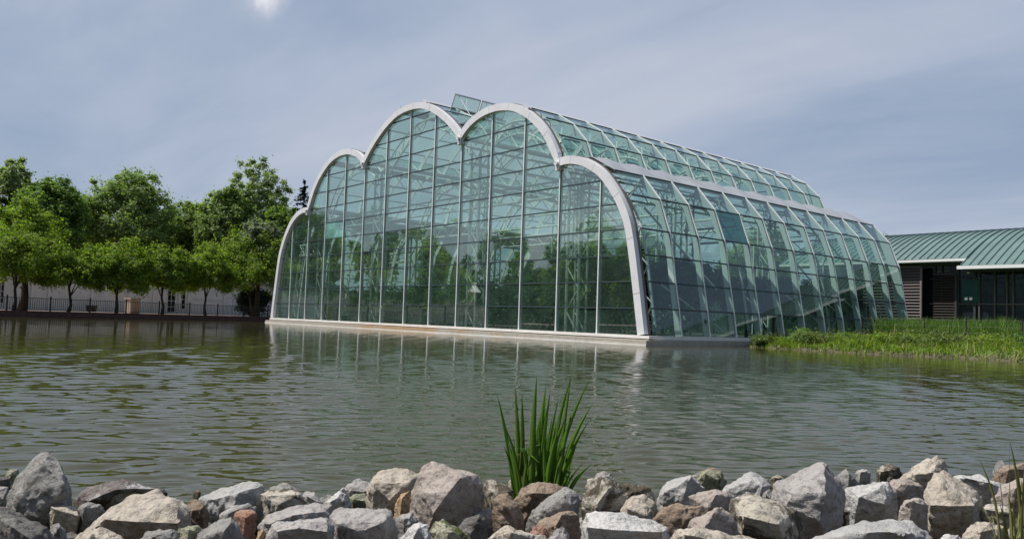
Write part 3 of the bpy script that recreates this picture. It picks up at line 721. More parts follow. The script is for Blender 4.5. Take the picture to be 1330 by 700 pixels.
def tree_mesh(seed, kind, h, w, trunk_h, mat, nblob, per, size, trunk_r, blob=0.3, lean=0.0, **kw):
    """a tree in local metres: crown centre, trunk and limbs; returns an Empty with trunk and crown"""
    rg = random.Random(seed); root = empty(kind)
    cz = trunk_h + (h - trunk_h) * 0.5; rz = (h - trunk_h) * 0.5; rx = w / 2
    V, Fq, C = crown(seed, rx * 0.86, rx * 0.86, rz * 0.9, nblob, per, size, blob=blob, **kw)
    V = V + np.array([lean, 0, cz])
    fast_mesh('crown', V, Fq, mat, parent=root)
    mb = MB(); top = cz + rz * 0.35
    pts = []; rs = []
    for k in range(7):
        t = k / 6; pts.append((lean * t + rg.uniform(-1, 1) * 0.04 * w * (t > 0.1) * 0.5, rg.uniform(-1, 1) * 0.02 * w, -0.1 + t * (top + 0.1))); rs.append(trunk_r * (1.35 if k == 0 else 1 - 0.75 * t))
    mb.tube(pts, rs, 9)
    for k in range(11):
        i = 2 + (k % 4); p = Vector(pts[i]); c = C[rg.randrange(len(C))]; c = Vector((c[0] * 0.8 + lean, c[1] * 0.8, c[2] * 0.8 + cz))
        if c.z < p.z: c.z = p.z + 0.3 * rz
        mid = p.lerp(c, 0.5) + Vector((0, 0, 0.06 * h)); mb.tube([p, mid, c], [rs[i] * 0.55, rs[i] * 0.3, rs[i] * 0.1], 6)
    mb.build('trunk', M['bark'], root, True)
    return root
def place(root, x, y, z, rz=0, s=1.0, sxy=None):
    root.location = (x, y, z); root.rotation_euler = (0, 0, rz); root.scale = (sxy or s, sxy or s, s)

E1, E2 = np.array([1.2, -17.0]), np.array([-8.0, 4.6])
ED = (E2 - E1) / np.linalg.norm(E2 - E1); EN = np.array([-ED[1], ED[0]])     # EN points away from the pond
if EN[0] > 0: EN = -EN
def bank_pt(px, off): return col_on_line(px, E1 + EN * off, E2 + EN * off)
GF = 'small trees planted along the left bank'
ft = []
SPEC = [  # px, crown width px, top y, crown bottom y, label
 (18, 128, 288, 372, 'spreading small tree with dense dark underside, leftmost of the row on the bank'),
 (90, 86, 322, 372, 'small tree with leaning trunk, second from the left in the bank row'),
 (151, 88, 309, 384, 'small bright green tree with straight thin trunk in front of bare white wall'),
 (211, 78, 318, 380, 'small yellowish green tree beside the window of the white pavilion'),
 (266, 86, 316, 384, 'small yellowish green tree just right of the pavilion door'),
 (29, 96, 262, 352, 'taller tree with a thick flared dark trunk, just right of the leftmost bank tree'),
 (325, 112, 302, 384, 'brightest light green small tree, nearest to the glass conservatory'),
]
for k, (px, wpx, ty, by, lab) in enumerate(SPEC):
    p = bank_pt(px, 3.4 if px == 29 else 1.5); D = depth(p); g = 0.33
    hor = 392.5 + px * 0.0335; by += 7
    top = CAM[2] + (hor - ty) * D / F; bot = CAM[2] + (hor - by) * D / F; wd = wpx * D / F
    t = tree_mesh(100 + k, 'bank_tree', top - g, wd * 1.08, bot - g, M['leaf_front'], 240, 125, 0.08, 0.24 if px == 29 else 0.10, blob=0.155, lean=(-0.3 if k == 1 else 0.0), flat=0.1 + 0.3 * ((k * 37) % 10) / 10, lumpy=0.2, lobes=3 + k % 3)
    place(t, p[0], p[1], g, 0); tag(t, lab, 'tree', GF)
    ft.append(t)
# big trees behind
GB = 'large trees beyond the pavilion'
BACK = [ # px, D, width px, top y, crown bottom y, material, seed, leaf, label
 (4, 66, 74, 196, 330, 'leaf_tall', 21, 0.17, 'tall airy grey green tree at the left edge, top of its crown open'),
 (57, 62, 100, 222, 350, 'leaf_dark', 22, 0.16, 'rounded deep green tree, darker than the taller ones on both sides'),
 (158, 68, 132, 214, 360, 'leaf_mid', 23, 0.17, 'broad domed tree standing alone against the sky left of the gap'),
 (243, 74, 76, 252, 370, 'leaf_mid', 24, 0.18, 'lower bushy tree in the dip between the two big crowns'),
 (287, 70, 84, 236, 370, 'leaf_mid', 25, 0.17, 'mid height tree leaning against the tallest crown'),
 (326, 78, 104, 198, 370, 'leaf_tall', 26, 0.18, 'tallest tree, with airy pointed crown near the conservatory'),
 (362, 74, 70, 262, 380, 'leaf_dark', 27, 0.17, 'dark dense tree half behind the left end of the conservatory'),
 (334, 64, 66, 284, 350, 'leaf_pale', 28, 0.12, 'pale flowering round tree in front of the tall dark trees'),
 (112, 76, 60, 262, 370, 'leaf_dark', 29, 0.17, 'shadowy tree seen low between two broad domed crowns'),
 (205, 78, 60, 268, 370, 'leaf_dark', 30, 0.17, 'dark low tree tucked behind the right flank of the domed tree'),
]
bt = []
for (px, D, wpx, ty, by, mt, sd_, lf, lab) in BACK:
    p = at(px, 400, D); hor = 392.5 + px * 0.0335; g = 0.33
    top = CAM[2] + (hor - ty) * D / F; bot = CAM[2] + (hor - by) * D / F; wd = wpx * D / F
    t = tree_mesh(sd_, 'big_tree', top - g, wd * 1.06, bot - g, M[mt], 460 if mt != 'leaf_tall' else 320, 92, lf * 0.78, 0.24, blob=0.135 if mt != 'leaf_tall' else 0.125)
    place(t, p[0], p[1], g); tag(t, lab, 'tree', GB); bt.append(t)
# conifer
def conifer(h, w, seed):
    rg = np.random.default_rng(seed); root = empty('conifer'); P = []; Q = []
    V = []; 
    for lv in range(26):
        t = lv / 25; z = h * (0.12 + 0.87 * t); L = w / 2 * (1 - t) ** 0.85 + 0.12
        for k in range(15 if t < 0.8 else 9):
            a = rg.uniform(0, 2 * PI); zo = rg.normal() * h * 0.025; n = int(26 * (1 - t) + 10)
            for j in range(n):
                u = (j + rg.uniform(0, 1)) / n; r = L * u * rg.uniform(0.85, 1.1)
                c = np.array([math.cos(a) * r, math.sin(a) * r, z + zo - 0.22 * r + 0.1 * r * u * u + rg.normal() * 0.08])
                d = np.array([math.cos(a), math.sin(a), -0.25]) + rg.normal(size=3) * 0.5; d /= np.linalg.norm(d)
                s = np.cross(d, rg.normal(size=3)); s /= np.linalg.norm(s); q = 0.2
                V += [c - d * q, c - s * q * 0.4, c + d * q, c + s * q * 0.4]
    V = np.array(V); fast_mesh('crown', V, np.arange(len(V)).reshape(-1, 4), M['needles'], parent=root)
    mb = MB(); mb.tube([(0, 0, -0.1), (0, 0, h * 0.5), (0, 0, h * 0.99)], [0.25, 0.14, 0.02], 8); mb.build('trunk', M['bark'], root, True)
    return root
p = at(388, 400, 84); c = conifer((405.6 - 240) * 84 / F + 0.45, 9.5, 9); place(c, p[0], p[1], 0.33); tag(c, 'dark spired conifer just left of the conservatory arch', 'conifer')
# trees out of the picture to the left, seen only mirrored in the glass and the pond
k = 0
for (x, y, src, s, lab) in ((3.2, -24.5, 2, 1.05, 'small bank tree mirrored in the glass, first beyond the leftmost one'), (6.2, -32.0, 3, 1.1, 'small bank tree mirrored in the glass, second beyond the leftmost one'), (9.5, -39.5, 4, 1.05, 'small bank tree mirrored in the glass, third beyond the leftmost one')):
    t = copy_tree(ft[src]); place(t, x, y, 0.33, 2.1 * src, s); tag(t, lab, 'tree', GF)
for (x, y, src, s, lab) in ((-16, -34, 1, 1.0, 'deep green tree mirrored in the lower conservatory panes, nearest to the pavilion'), (-12, -47, 2, 1.0, 'domed tree mirrored in the lower conservatory panes'), (-2, -60, 0, 1.0, 'airy tree mirrored in the lower conservatory panes'), (-24, -58, 5, 1.0, 'tallest tree mirrored in the lower conservatory panes'), (10, -72, 2, 1.1, 'broad tree mirrored low in the conservatory panes, beyond the bank row'), (-33, -20, 1, 1.0, 'deep green tree mirrored in the left panes, behind the pavilion'), (-27, -29, 2, 0.95, 'domed tree mirrored in the left panes, behind the pavilion'), (-23, -40, 6, 1.1, 'dark dense tree mirrored in the middle panes'), (-13, -41, 1, 0.95, 'deep green tree mirrored in the middle panes, close to the bank'), (-6, -50, 6, 1.1, 'dark dense tree mirrored in the right panes'), (3, -50, 1, 1.0, 'deep green tree mirrored in the right panes, close to the bank'), (-17, -66, 2, 1.05, 'domed tree mirrored in the right panes, farthest from the bank'), (1, -70, 6, 1.2, 'dark dense tree mirrored in the right panes, farthest from the bank')):
    t = copy_tree(bt[src]); place(t, x, y, 0.33, 1.3 * src + 0.7, s); tag(t, lab, 'tree', GB)
# trees behind the glass house and beside the hall
for (x, y, src, s, lab) in ((-12, 22, 6, 0.9, 'dark tree seen through the left panes, behind the conservatory'), (-9, 33, 3, 0.85, 'bushy tree seen through the glass, behind the hall'), (4, 36, 8, 0.75, 'shadowy tree seen through the middle panes, behind the conservatory'), (15, 38, 9, 0.7, 'low dark tree seen through the right panes, behind the conservatory')):
    t = copy_tree(bt[src]); place(t, x, y, 0.33, src * 0.9, s); tag(t, lab, 'tree', GB)
for (x, y, src, s, lab) in ((-20, 30, 2, 0.95, 'domed tree seen through the left panes, far behind the conservatory'), (-28, 24, 5, 0.85, 'tall airy tree seen through the left panes, far behind the conservatory'), (-3, 42, 1, 1.0, 'deep green tree seen through the middle panes, far behind the conservatory'), (-14, 46, 6, 1.0, 'dark dense tree seen through the middle panes, far behind the conservatory'), (9, 46, 2, 0.85, 'domed tree seen through the right panes, far behind the conservatory'), (20, 42, 1, 0.7, 'deep green tree seen through the side panes, behind the conservatory'), (-22, 14, 1, 0.9, 'deep green tree seen through the leftmost panes, left of the conservatory'), (-5.5, 28, 6, 0.75, 'dark dense tree seen through the glass, close behind the rear wall'), (6, 29, 1, 0.62, 'deep green tree seen through the glass, close behind the rear wall'), (17, 30, 6, 0.6, 'dark dense low tree seen through the side panes, close behind the rear wall')):
    t = copy_tree(bt[src]); place(t, x, y, 0.33, src * 1.7 + x, s); tag(t, lab, 'tree', GB)
p = at(1150, 400, 66); t = copy_tree(bt[2]); top = CAM[2] + (431 - 301) * 66 / F; s = (top - 0.33) / ((392.5 + 158 * .0335 - 214) * 68 / F + 0.45)
place(t, p[0], p[1], 0.33, 1.0, s, s * 0.42); tag(t, 'tree with only its tip showing between the conservatory and the green roof', 'tree', GB)
def hedge(seed, x0, x1, y0, y1, h, lab, ang_=0.0, dens=420, q0=0.09, q1=0.2, name='hedge', cat='hedge', kind=None):
    rg = np.random.default_rng(seed); L_ = x1 - x0; n = int(L_ * h * dens)
    P = np.stack([rg.uniform(0, L_, n), rg.uniform(0, y1 - y0, n), h * rg.uniform(0.0, 1, n) ** 0.8], 1); P[:, 2] *= (0.86 + 0.14 * np.sin(P[:, 0] * 1.7 + np.sin(P[:, 0] * 0.6))) * (1 if kind is None else 0.78 + 0.22 * np.sin(P[:, 0] * 0.33 + 1.7 * np.sin(P[:, 0] * 0.11)))
    Nn = rg.normal(size=(n, 3)) * 0.5 + np.array([0, -0.5, 0.5]); Nn /= np.linalg.norm(Nn, axis=1)[:, None]
    t = rg.normal(size=(n, 3)); t -= Nn * np.sum(t * Nn, 1)[:, None]; t /= np.linalg.norm(t, axis=1)[:, None]; b = np.cross(Nn, t); q = rg.uniform(q0, q1, n)[:, None]
    V = np.stack([P - t * q, P - b * q * 0.5, P + t * q, P + b * q * 0.5], 1).reshape(-1, 3)
    o = fast_mesh(name, V, np.arange(n * 4).reshape(n, 4), M['leaf_wood'], loc=(x0, y0, 0.3)); o.rotation_euler = (0, 0, ang_); tag(o, lab, cat, None, kind)
hedge(71, -16.0, 27.0, 24.6, 26.4, 3.3, 'tall dark hedge right behind the rear glass of the conservatory')
hedge(73, -46.0, 78.0, -14.0, -9.0, 10.5, 'dark leafy wood beyond the left bank, mirrored in the lower conservatory panes', R(-48), 95, 0.25, 0.6, 'treeline', 'treeline', 'stuff')
hedge(72, -34.0, -16.5, 17.0, 18.6, 3.0, 'dark hedge behind the left bank, seen past the left end of the conservatory')
# dark evergreen shrub by the end of the row
p = bank_pt(329, 3.0); D = depth(p)
V, Fq, C = crown(61, 1.25, 1.25, 1.35, 110, 150, 0.10, flat=0.0, blob=0.30)
o = fast_mesh('evergreen_shrub', V, Fq, M['needles'], loc=(p[0], p[1], 1.5)); tag(o, 'dense blackish evergreen shrub under the brightest bank tree', 'shrub')

# ================================================================== LEFT PAVILION AND FENCE
PA, PB = E1 + EN * 8.0 - ED * 2.5, E2 + EN * 8.0 + ED * 17
pv = empty('pavilion', (*((PA + PB) / 2), 0.33)); tag(pv, 'long white walled pavilion behind the bank trees', 'pavilion')
L = float(np.linalg.norm(PB - PA)); ang = math.atan2(ED[1], ED[0]); pv.rotation_euler = (0, 0, ang)
sgn = 1 if (np.array([-math.sin(ang), math.cos(ang)]) @ EN) > 0 else -1     # +local y is away from the pond when sgn = 1
def lx(px): return float((col_on_line(px, PA, PB) - (PA + PB) / 2) @ ED)
mb = MB(); y0, y1 = (0, 6) if sgn > 0 else (-6, 0)
mb.box(-L / 2, L / 2, min(y0, y1), max(y0, y1), 0, 2.9); mb.build('wall', M['tent'], pv)
fy = -0.0 * sgn
mb = MB(); r0 = -0.5 * sgn; r1 = 6.5 * sgn; mb.add([(-L/2 - .4, r0, 2.85), (L/2 + .4, r0, 2.85), (L/2 + .4, 3 * sgn, 4.1), (-L/2 - .4, 3 * sgn, 4.1), (-L/2 - .4, r1, 2.85), (L/2 + .4, r1, 2.85)], [(0,1,2,3),(3,2,5,4),(0,3,4),(1,5,2)]); mb.build('roof', M['tentroof'], pv)
for px in (40, 62, 118, 166, 198, 232, 244, 290, 303, 345):
    x = lx(px); mb = MB(); mb.box(x - 0.10, x + 0.10, -0.12 * sgn if sgn > 0 else 0, 0 if sgn > 0 else 0.12, 0, 2.85); mb.build('pilaster', M['tent'], pv)
for pa, pb, yt, nm in ((216, 227, 372, 'door'), (230, 240, 374, 'window'), (-6, 4, 372, 'window')):
    a, b = lx(pa), lx(pb); x0, x1 = min(a, b), max(a, b); z0 = 0.05 if nm == 'door' else 0.35; z1 = 2.05
    mb = MB(); yy = -0.03 * sgn
    mb.bar((x0, yy, z0), (x0, yy, z1), 0.09, 0.07, (0, 1, 0)); mb.bar((x1, yy, z0), (x1, yy, z1), 0.09, 0.07, (0, 1, 0)); mb.bar((x0 + .05, yy, z1 - .045), (x1 - .05, yy, z1 - .045), 0.07, 0.09); mb.bar((x0 + .05, yy, z0 + .045), (x1 - .05, yy, z0 + .045), 0.07, 0.09)
    xm = (x0 + x1) / 2; mb.bar((xm, yy, z0 + .09), (xm, yy, z1 - .09), 0.035, 0.05, (0, 1, 0))
    for q in range(1, 4): zq = z0 + (z1 - z0) * q / 4; mb.bar((x0 + .05, yy, zq), (xm - .02, yy, zq), 0.05, 0.035); mb.bar((xm + .02, yy, zq), (x1 - .05, yy, zq), 0.05, 0.035)
    f = mb.build(nm, M['white'], pv); g = MB(); g.quad((x0, -0.012 * sgn, z0), (x1, -0.012 * sgn, z0), (x1, -0.012 * sgn, z1), (x0, -0.012 * sgn, z1)); g.build('pane', M['darkglass'], f)
mb = MB(); x = lx(278); mb.box(x - 2.2, x + 0.8, -0.09 if sgn > 0 else 0, 0 if sgn > 0 else 0.09, 1.25, 1.33); mb.build('wall_rail', M['white'], pv)
# tan utility box, planters, small things by the wall
p = bank_pt(172, 4.2); mb = MB(); mb.box(-0.38, 0.38, -0.3, 0.3, 0, 1.0); mb.box(-0.44, 0.44, -0.36, 0.36, 1.0, 1.08); o = mb.build('utility_box', M['tan']); o.location = (*p, 0.33); o.rotation_euler = (0, 0, ang); tag(o, 'tan boxy pedestal with flat cap behind the railing', 'pedestal')
for i, (px, lab) in enumerate(((116, 'dark planter pot by the white wall, left one of two'), (122, 'dark planter pot by the white wall, right one of two'))):
    p = bank_pt(px, 6.5); mb = MB(); mb.tube([(0, 0, 0), (0, 0, 0.45), (0, 0, 0.47)], [0.16, 0.23, 0.2], 12); o = mb.build('planter', M['black']); o.location = (*p, 0.33); tag(o, lab, 'planter', 'planter pots by the wall')
# iron railing, panel by panel
fn = empty('iron_railing', (*(E1 + EN * 0.7), 0.33), ang); tag(fn, 'low black iron railing along the left bank', 'railing')
FL = float(np.linalg.norm(E2 - E1)) + 1.0; npan = 15; x0 = -14.0
pw = (FL - x0) / npan
for k in range(npan + 1):
    x = x0 + k * pw; mb = MB(); mb.box(x - 0.035, x + 0.035, -0.035, 0.035, 0, 0.86); mb.tube([(x, 0, 0.86), (x, 0, 0.93)], [0.045, 0.02], 8); mb.build('post', M['black'], fn)
    if k == npan: break
    mb = MB(); xa, xb = x + 0.036, x + pw - 0.036
    mb.box(xa, xb, -0.015, 0.015, 0.76, 0.79); mb.box(xa, xb, -0.015, 0.015, 0.08, 0.105)
    nb = int((xb - xa) / 0.125)
    for j in range(1, nb): xx = xa + (xb - xa) * j / nb; mb.box(xx - 0.009, xx + 0.009, -0.009, 0.009, 0.105, 0.76)
    mb.build('railing_panel', M['black'], fn)

# ================================================================== RIGHT HALL
G0 = 0.62
hall = empty('visitor_hall', (42, 26, G0)); tag(hall, 'low hall with curved green metal roof and dark glass front', 'building')
HO = np.array([42, 26, G0])
def hb(mb, name, mat, label=None, smooth=False, parent=None):
    mb.v = [(x - HO[0], y - HO[1], z - HO[2]) for x, y, z in mb.v]; o = mb.build(name, mat, parent or hall, smooth)
    if label: o['label'] = label
    return o
def roof_strip(x0, x1, ye, ze, name):
    yr, zr = 32.0, 7.38; n = 12; mb = MB(); P = []
    for k in range(n + 1):
        t = k / n; y = ye + (yr - ye) * t; z = ze + (zr - ze) * math.sin(t * PI / 2 * 0.92) / math.sin(PI / 2 * 0.92); P.append((y, z))
    P += [(yr + (yr - y), z) for y, z in reversed(P[:-1])]
    for k in range(len(P) - 1):
        (ya, za), (yb, zb) = P[k], P[k + 1]; mb.quad((x0, ya, za), (x1, ya, za), (x1, yb, zb), (x0, yb, zb))
    m = int((x1 - x0) / 0.42)
    for j in range(m + 1):                                    # standing seams
        x = x0 + (x1 - x0) * j / m
        for k in range(len(P) // 2 + 1):
            (ya, za), (yb, zb) = P[k], P[k + 1]; mb.add([(x - 0.022, ya, za + 0.003), (x + 0.022, ya, za + 0.003), (x + 0.022, yb, zb + 0.003), (x - 0.022, yb, zb + 0.003), (x - 0.014, ya, za + 0.075), (x + 0.014, ya, za + 0.075), (x + 0.014, yb, zb + 0.075), (x - 0.014, yb, zb + 0.075)], [(4, 5, 6, 7), (0, 4, 7, 3), (1, 2, 6, 5), (0, 1, 5, 4)])
    hb(mb, name, M['copper'])
roof_strip(24.0, 35.62, 25.0, 5.10, 'roof'); roof_strip(35.62, 75.0, 24.2, 4.60, 'roof')
mb = MB(); mb.box(24, 35.62, 24.9, 25.02, 4.93, 5.07); mb.box(24, 35.62, 25.02, 25.16, 4.90, 5.0); hb(mb, 'gutter', M['fascia'])
mb = MB(); mb.box(35.45, 75, 24.08, 24.22, 4.40, 4.58); mb.box(35.45, 35.60, 24.22, 25.6, 4.42, 4.60); hb(mb, 'gutter', M['fascia'])
mb = MB(); mb.box(24, 35.6, 25.17, 26.0, 4.84, 4.90); mb.box(35.65, 75, 24.25, 26.0, 4.33, 4.39); hb(mb, 'soffit', M['frame_dark'])
mb = MB(); mb.box(26, 75, 26.2, 38, G0, 4.8); hb(mb, 'wall', M['darkglass'], 'dark glass wall')
for px in (1214, 1223, 1244, 1266, 1272, 1292, 1308, 1316):
    d = ray(px, 400); t = (26.1 - CAM[1]) / d[1]; x = CAM[0] + d[0] * t; mb = MB(); wd = 0.10 if px in (1244, 1266) else 0.05
    mb.box(x - wd / 2, x + wd / 2, 26.05, 26.19, G0, 4.8); hb(mb, 'mullion', M['frame_dark'] if px in (1266, 1244) else M['edge'])
for k in range(14): mb = MB(); x = 39.6 + k * 2.2; mb.box(x - 0.03, x + 0.03, 26.05, 26.19, G0, 4.33); hb(mb, 'mullion', M['frame_dark'])
for z in (2.55, 4.0): mb = MB(); mb.box(33.2, 75, 26.08, 26.17, z - 0.03, z + 0.03); hb(mb, 'transom', M['edge'] if z < 3 else M['frame_dark'])
mb = MB(); mb.box(35.0, 35.9, 26.0, 26.17, 2.62, 3.95); hb(mb, 'green_pane', plain('green_tinted_pane', (0.02, 0.075, 0.07), 0.1))
for px in (1255, 1261):
    d = ray(px, 388); t = (25.9 - CAM[1]) / d[1]; P = CAM + d * t; mb = MB(); mb.box(P[0] - 0.07, P[0] + 0.07, 25.86, 25.98, P[2] - 0.05, P[2] + 0.09); mb.bar((P[0], 25.98, P[2]), (P[0], 26.08, P[2] - 0.05), 0.04, 0.04); hb(mb, 'floodlight', M['fascia'])
P = np.array(at(1262, 350.5, 45.4)); mb = MB(); mb.tube([(P[0], 25.7, 4.25), (P[0], 25.7, 4.33)], [0.05, 0.09], 10); hb(mb, 'eave_lamp', M['fascia'])
# louvred screens
def louvre(xa, ya, xb, yb, z0, z1, n, name, lab=None, lm=None):
    lm = lm or M['louvre']
    mb = MB(); d = np.array([xb - xa, yb - ya]); Ln = np.linalg.norm(d); d /= Ln; nn = np.array([d[1], -d[0]])
    back = MB(); back.bar((xa + nn[0] * -0.1, ya - nn[1] * 0.1, (z0 + z1) / 2), (xb - nn[0] * 0.1, yb - nn[1] * 0.1, (z0 + z1) / 2), 0.05, z1 - z0)
    o = hb(back, name, M['louvredark'], lab)
    for k in range(n):
        z = z0 + (z1 - z0) * (k + 0.5) / n
        mb.bar((xa, ya, z), (xb, yb, z), 0.10, (z1 - z0) / n * 0.55, (nn[0] * 0.5, nn[1] * 0.5, 0.85))
    hb(mb, 'slats', lm, None, False, o)
    fr = MB(); fr.bar((xb, yb, z0), (xb, yb, z1), 0.14, 0.10, (d[0], d[1], 0)); fr.bar((xa, ya, z1 + 0.06), (xb, yb, z1 + 0.06), 0.16, 0.12); hb(fr, 'frame', lm, None, False, o)
louvre(29.5, 25.45, 32.98, 25.45, G0, 4.62, 22, 'louvred_screen')
louvre(33.45, 25.98, 34.7, 25.98, G0 + 0.1, 4.2, 22, 'louvred_screen', 'louvred screen with the eave shade put into its darker colour', M['louvre_shade'])
# wire fence in the meadow
wf = empty('wire_fence', (40, 13.4, 0.55)); tag(wf, 'thin wire fence with black stakes in the tall grass', 'fence')
pp = []
for px, by in ((1120, 432), (1201, 436), (1255, 440), (1328, 446)):
    d = ray(px, 400); lo, hi = 5.0, 60.0
    for D in np.linspace(28, 44, 400):
        q = CAM + d * D
        if q[1] > tall_line(q[0]) - 0.35: break
    z = float(bank_h(q[0], q[1] - shore_y(q[0]))); pp.append((q[0] - 40, q[1] - 13.4, z - 0.55))
for q in pp: mb = MB(); mb.tube([(q[0], q[1], q[2] - 0.05), (q[0], q[1], q[2] + 0.98)], 0.028, 7); mb.build('post', M['black'], wf)
for hh in (0.35, 0.62, 0.9):
    for a, b in zip(pp[:-1], pp[1:]):
        mb = MB(); mb.tube([(a[0], a[1] - 0.03, a[2] + hh), (b[0], b[1] - 0.03, b[2] + hh)], 0.004, 4); mb.build('wire', M['louvre'], wf)
# weeds on the water's edge
def weed(seed, w, h, mat):
    V, Fq, C = crown(seed, w / 2, w / 2, h * 0.55, 26, 60, 0.06, flat=0.5, blob=0.35, hollow=0.3, asp=0.3)
    return V + np.array([0, 0, h * 0.4]), Fq
for i, (px, D, w_, h_, mt, lab) in enumerate(((983, 31.5, 1.0, 0.35, 'weed', 'low weed clump where the bank meets the conservatory ledge'), (1040, 31.2, 1.1, 0.62, 'meadow', 'upright green weed clump in front of the side panes'), (1062, 30.0, 1.6, 0.40, 'weed', 'spreading weed clump beside the upright one'), (1146, 29.6, 1.1, 0.45, 'lawn', 'yellow green weed clump on the middle of the bank edge'), (1206, 28.8, 2.2, 0.52, 'weed', 'largest brownish weed mound overhanging the water'), (1100, 30.4, 1.0, 0.34, 'meadow', 'small dark green weed clump between the spreading one and the yellow green one'), (1176, 29.4, 0.9, 0.36, 'meadow', 'small dark green weed clump left of the brownish mound'), (1248, 28.6, 1.3, 0.38, 'weed', 'weed clump right of the brownish mound'), (1322, 28.0, 1.2, 0.45, 'meadow', 'dark green weed clump at the picture edge of the bank'), (1292, 28.2, 1.8, 0.42, 'lawn', 'weed clump near the right edge of the bank'))):
    p = at(px, 440, D); s = p[1] - float(shore_y(p[0]))
    if s < 0.45: p[1] += 0.45 - s; s = 0.45
    V, Fq = weed(300 + i, w_, h_, M[mt]); o = fast_mesh('weed_clump', V, Fq, M[mt], loc=(p[0], p[1], float(bank_h(p[0], s)) - 0.03)); tag(o, lab, 'weeds', 'weed clumps on the far bank')

# ================================================================== PLANTS INSIDE THE GLASS HOUSE
GI = 'tropical trees inside the conservatory'
TROP = [(13.0, 5.0, 3.6, 3.4, 'bushy tropical tree in the corner behind the right end of both glass sides'), (11.4, 7.5, 4.4, 3.8, 'wide tropical tree inside, behind the corner one'), (12.95, 10.5, 3.8, 3.4, 'tropical tree just behind the side glass, left of its middle'), (12.8, 16.0, 3.8, 3.4, 'tropical tree behind the far end of the long side glass'), (7.9, 3.2, 3.4, 3.6, 'low spreading tropical tree behind the middle of the front glass'), (5.2, 4.0, 3.0, 3.6, 'low spreading tropical tree inside, left of the middle of the front'), (3.0, 3.6, 2.6, 3.2, 'low bushy tropical tree close behind the left front panes'), (10.8, 10.5, 4.6, 4.0, 'broad tropical tree in the heart of the hall'), (12.2, 3.0, 4.4, 3.6, 'broad tropical tree inside, behind the right end of the front glass'), (10.6, 4.4, 5.2, 3.6, 'tallest tropical tree inside, under the right valley of the front'), (9.2, 6.5, 4.6, 3.2, 'tropical tree inside, right of the middle'), (12.7, 8.0, 4.2, 3.2, 'tropical tree behind the long side glass, nearer the front'), (12.9, 13.0, 4.0, 3.0, 'tropical tree behind the middle of the long side glass'), (6.6, 9.0, 4.0, 3.0, 'tropical tree inside, left of the middle'), (4.0, 6.0, 3.2, 3.0, 'low tropical tree inside the left half'), (2.0, 9.0, 3.4, 2.8, 'low tropical tree inside near the left end'), (8.4, 13.5, 5.0, 3.4, 'tropical tree deep inside near the rear wall')]
src = None
for i, (u, y, h, wd, lab) in enumerate(TROP):
    if i < 2:
        t = tree_mesh(400 + i, 'tropical_tree', h, wd, h * 0.28, M['leaf_trop'], 62, 90, 0.13, 0.09, blob=0.22, flat=0.0); src = [t] if i == 0 else src + [t]; place(t, u * BAY, y, ZB - 0.06)
    else:
        t = copy_tree(src[i % 2]); hh = (4.4, 5.2)[i % 2]; place(t, u * BAY, y, ZB - 0.06, i * 1.1, h / hh)
    tag(t, lab, 'tree', GI)
V, Fq, C = crown(77, 15.5, 2.6, 1.35, 420, 80, 0.12, flat=0.2, blob=0.055)
V[:, 1] *= 1.0; V = V + np.array([0, 0, 0.95]); o = fast_mesh('undergrowth', V, Fq, M['leaf_trop'], loc=(7 * BAY, 3.6, ZB - 0.06)); tag(o, 'dark leafy undergrowth just behind the front glass', 'undergrowth', None, 'stuff')

# ================================================================== NEAR SHORE: ground and stones
def shore_D(x): return np.interp(x, [0, 665, 1330], [3.35, 3.65, 4.7])
def near_z(D, px):
    d = D - shore_D(px)                                       # metres beyond the waterline (negative = towards the camera)
    return float(np.interp(d, [-6, -3.4, -2.2, -1.2, -0.4, 0.0, 0.4, 1.2], [0.34, 0.16, 0.06, 0.0, -0.04, -0.08, -0.18, -0.5]))
mb = MB(); pxs = np.linspace(-900, 2300, 90); Ds = np.concatenate([np.linspace(-30, 0.6, 8)[:-1], np.linspace(0.6, 5.6, 60)])
V = []
for px in pxs:
    for D in Ds:
        q = CAM + (FW + RT * (np.clip(px, -900, 2300) - 665) / F) * D if D > 0.6 else CAM + FW * D + RT * (px - 665) / F * 0.6 * (1 - D * 4)
        V.append((q[0], q[1], near_z(D, np.clip(px, -400, 1700)) + 0.02 * mnoise.noise((q[0] * 4, q[1] * 4, 0))))
idx = np.arange(len(pxs) * len(Ds)).reshape(len(pxs), len(Ds)); Fq = np.stack([idx[:-1, :-1], idx[1:, :-1], idx[1:, 1:], idx[:-1, 1:]], -1).reshape(-1, 4)
o = fast_mesh('shore', np.array(V), Fq, M['soil'], True); tag(o, None, None, None, 'structure')

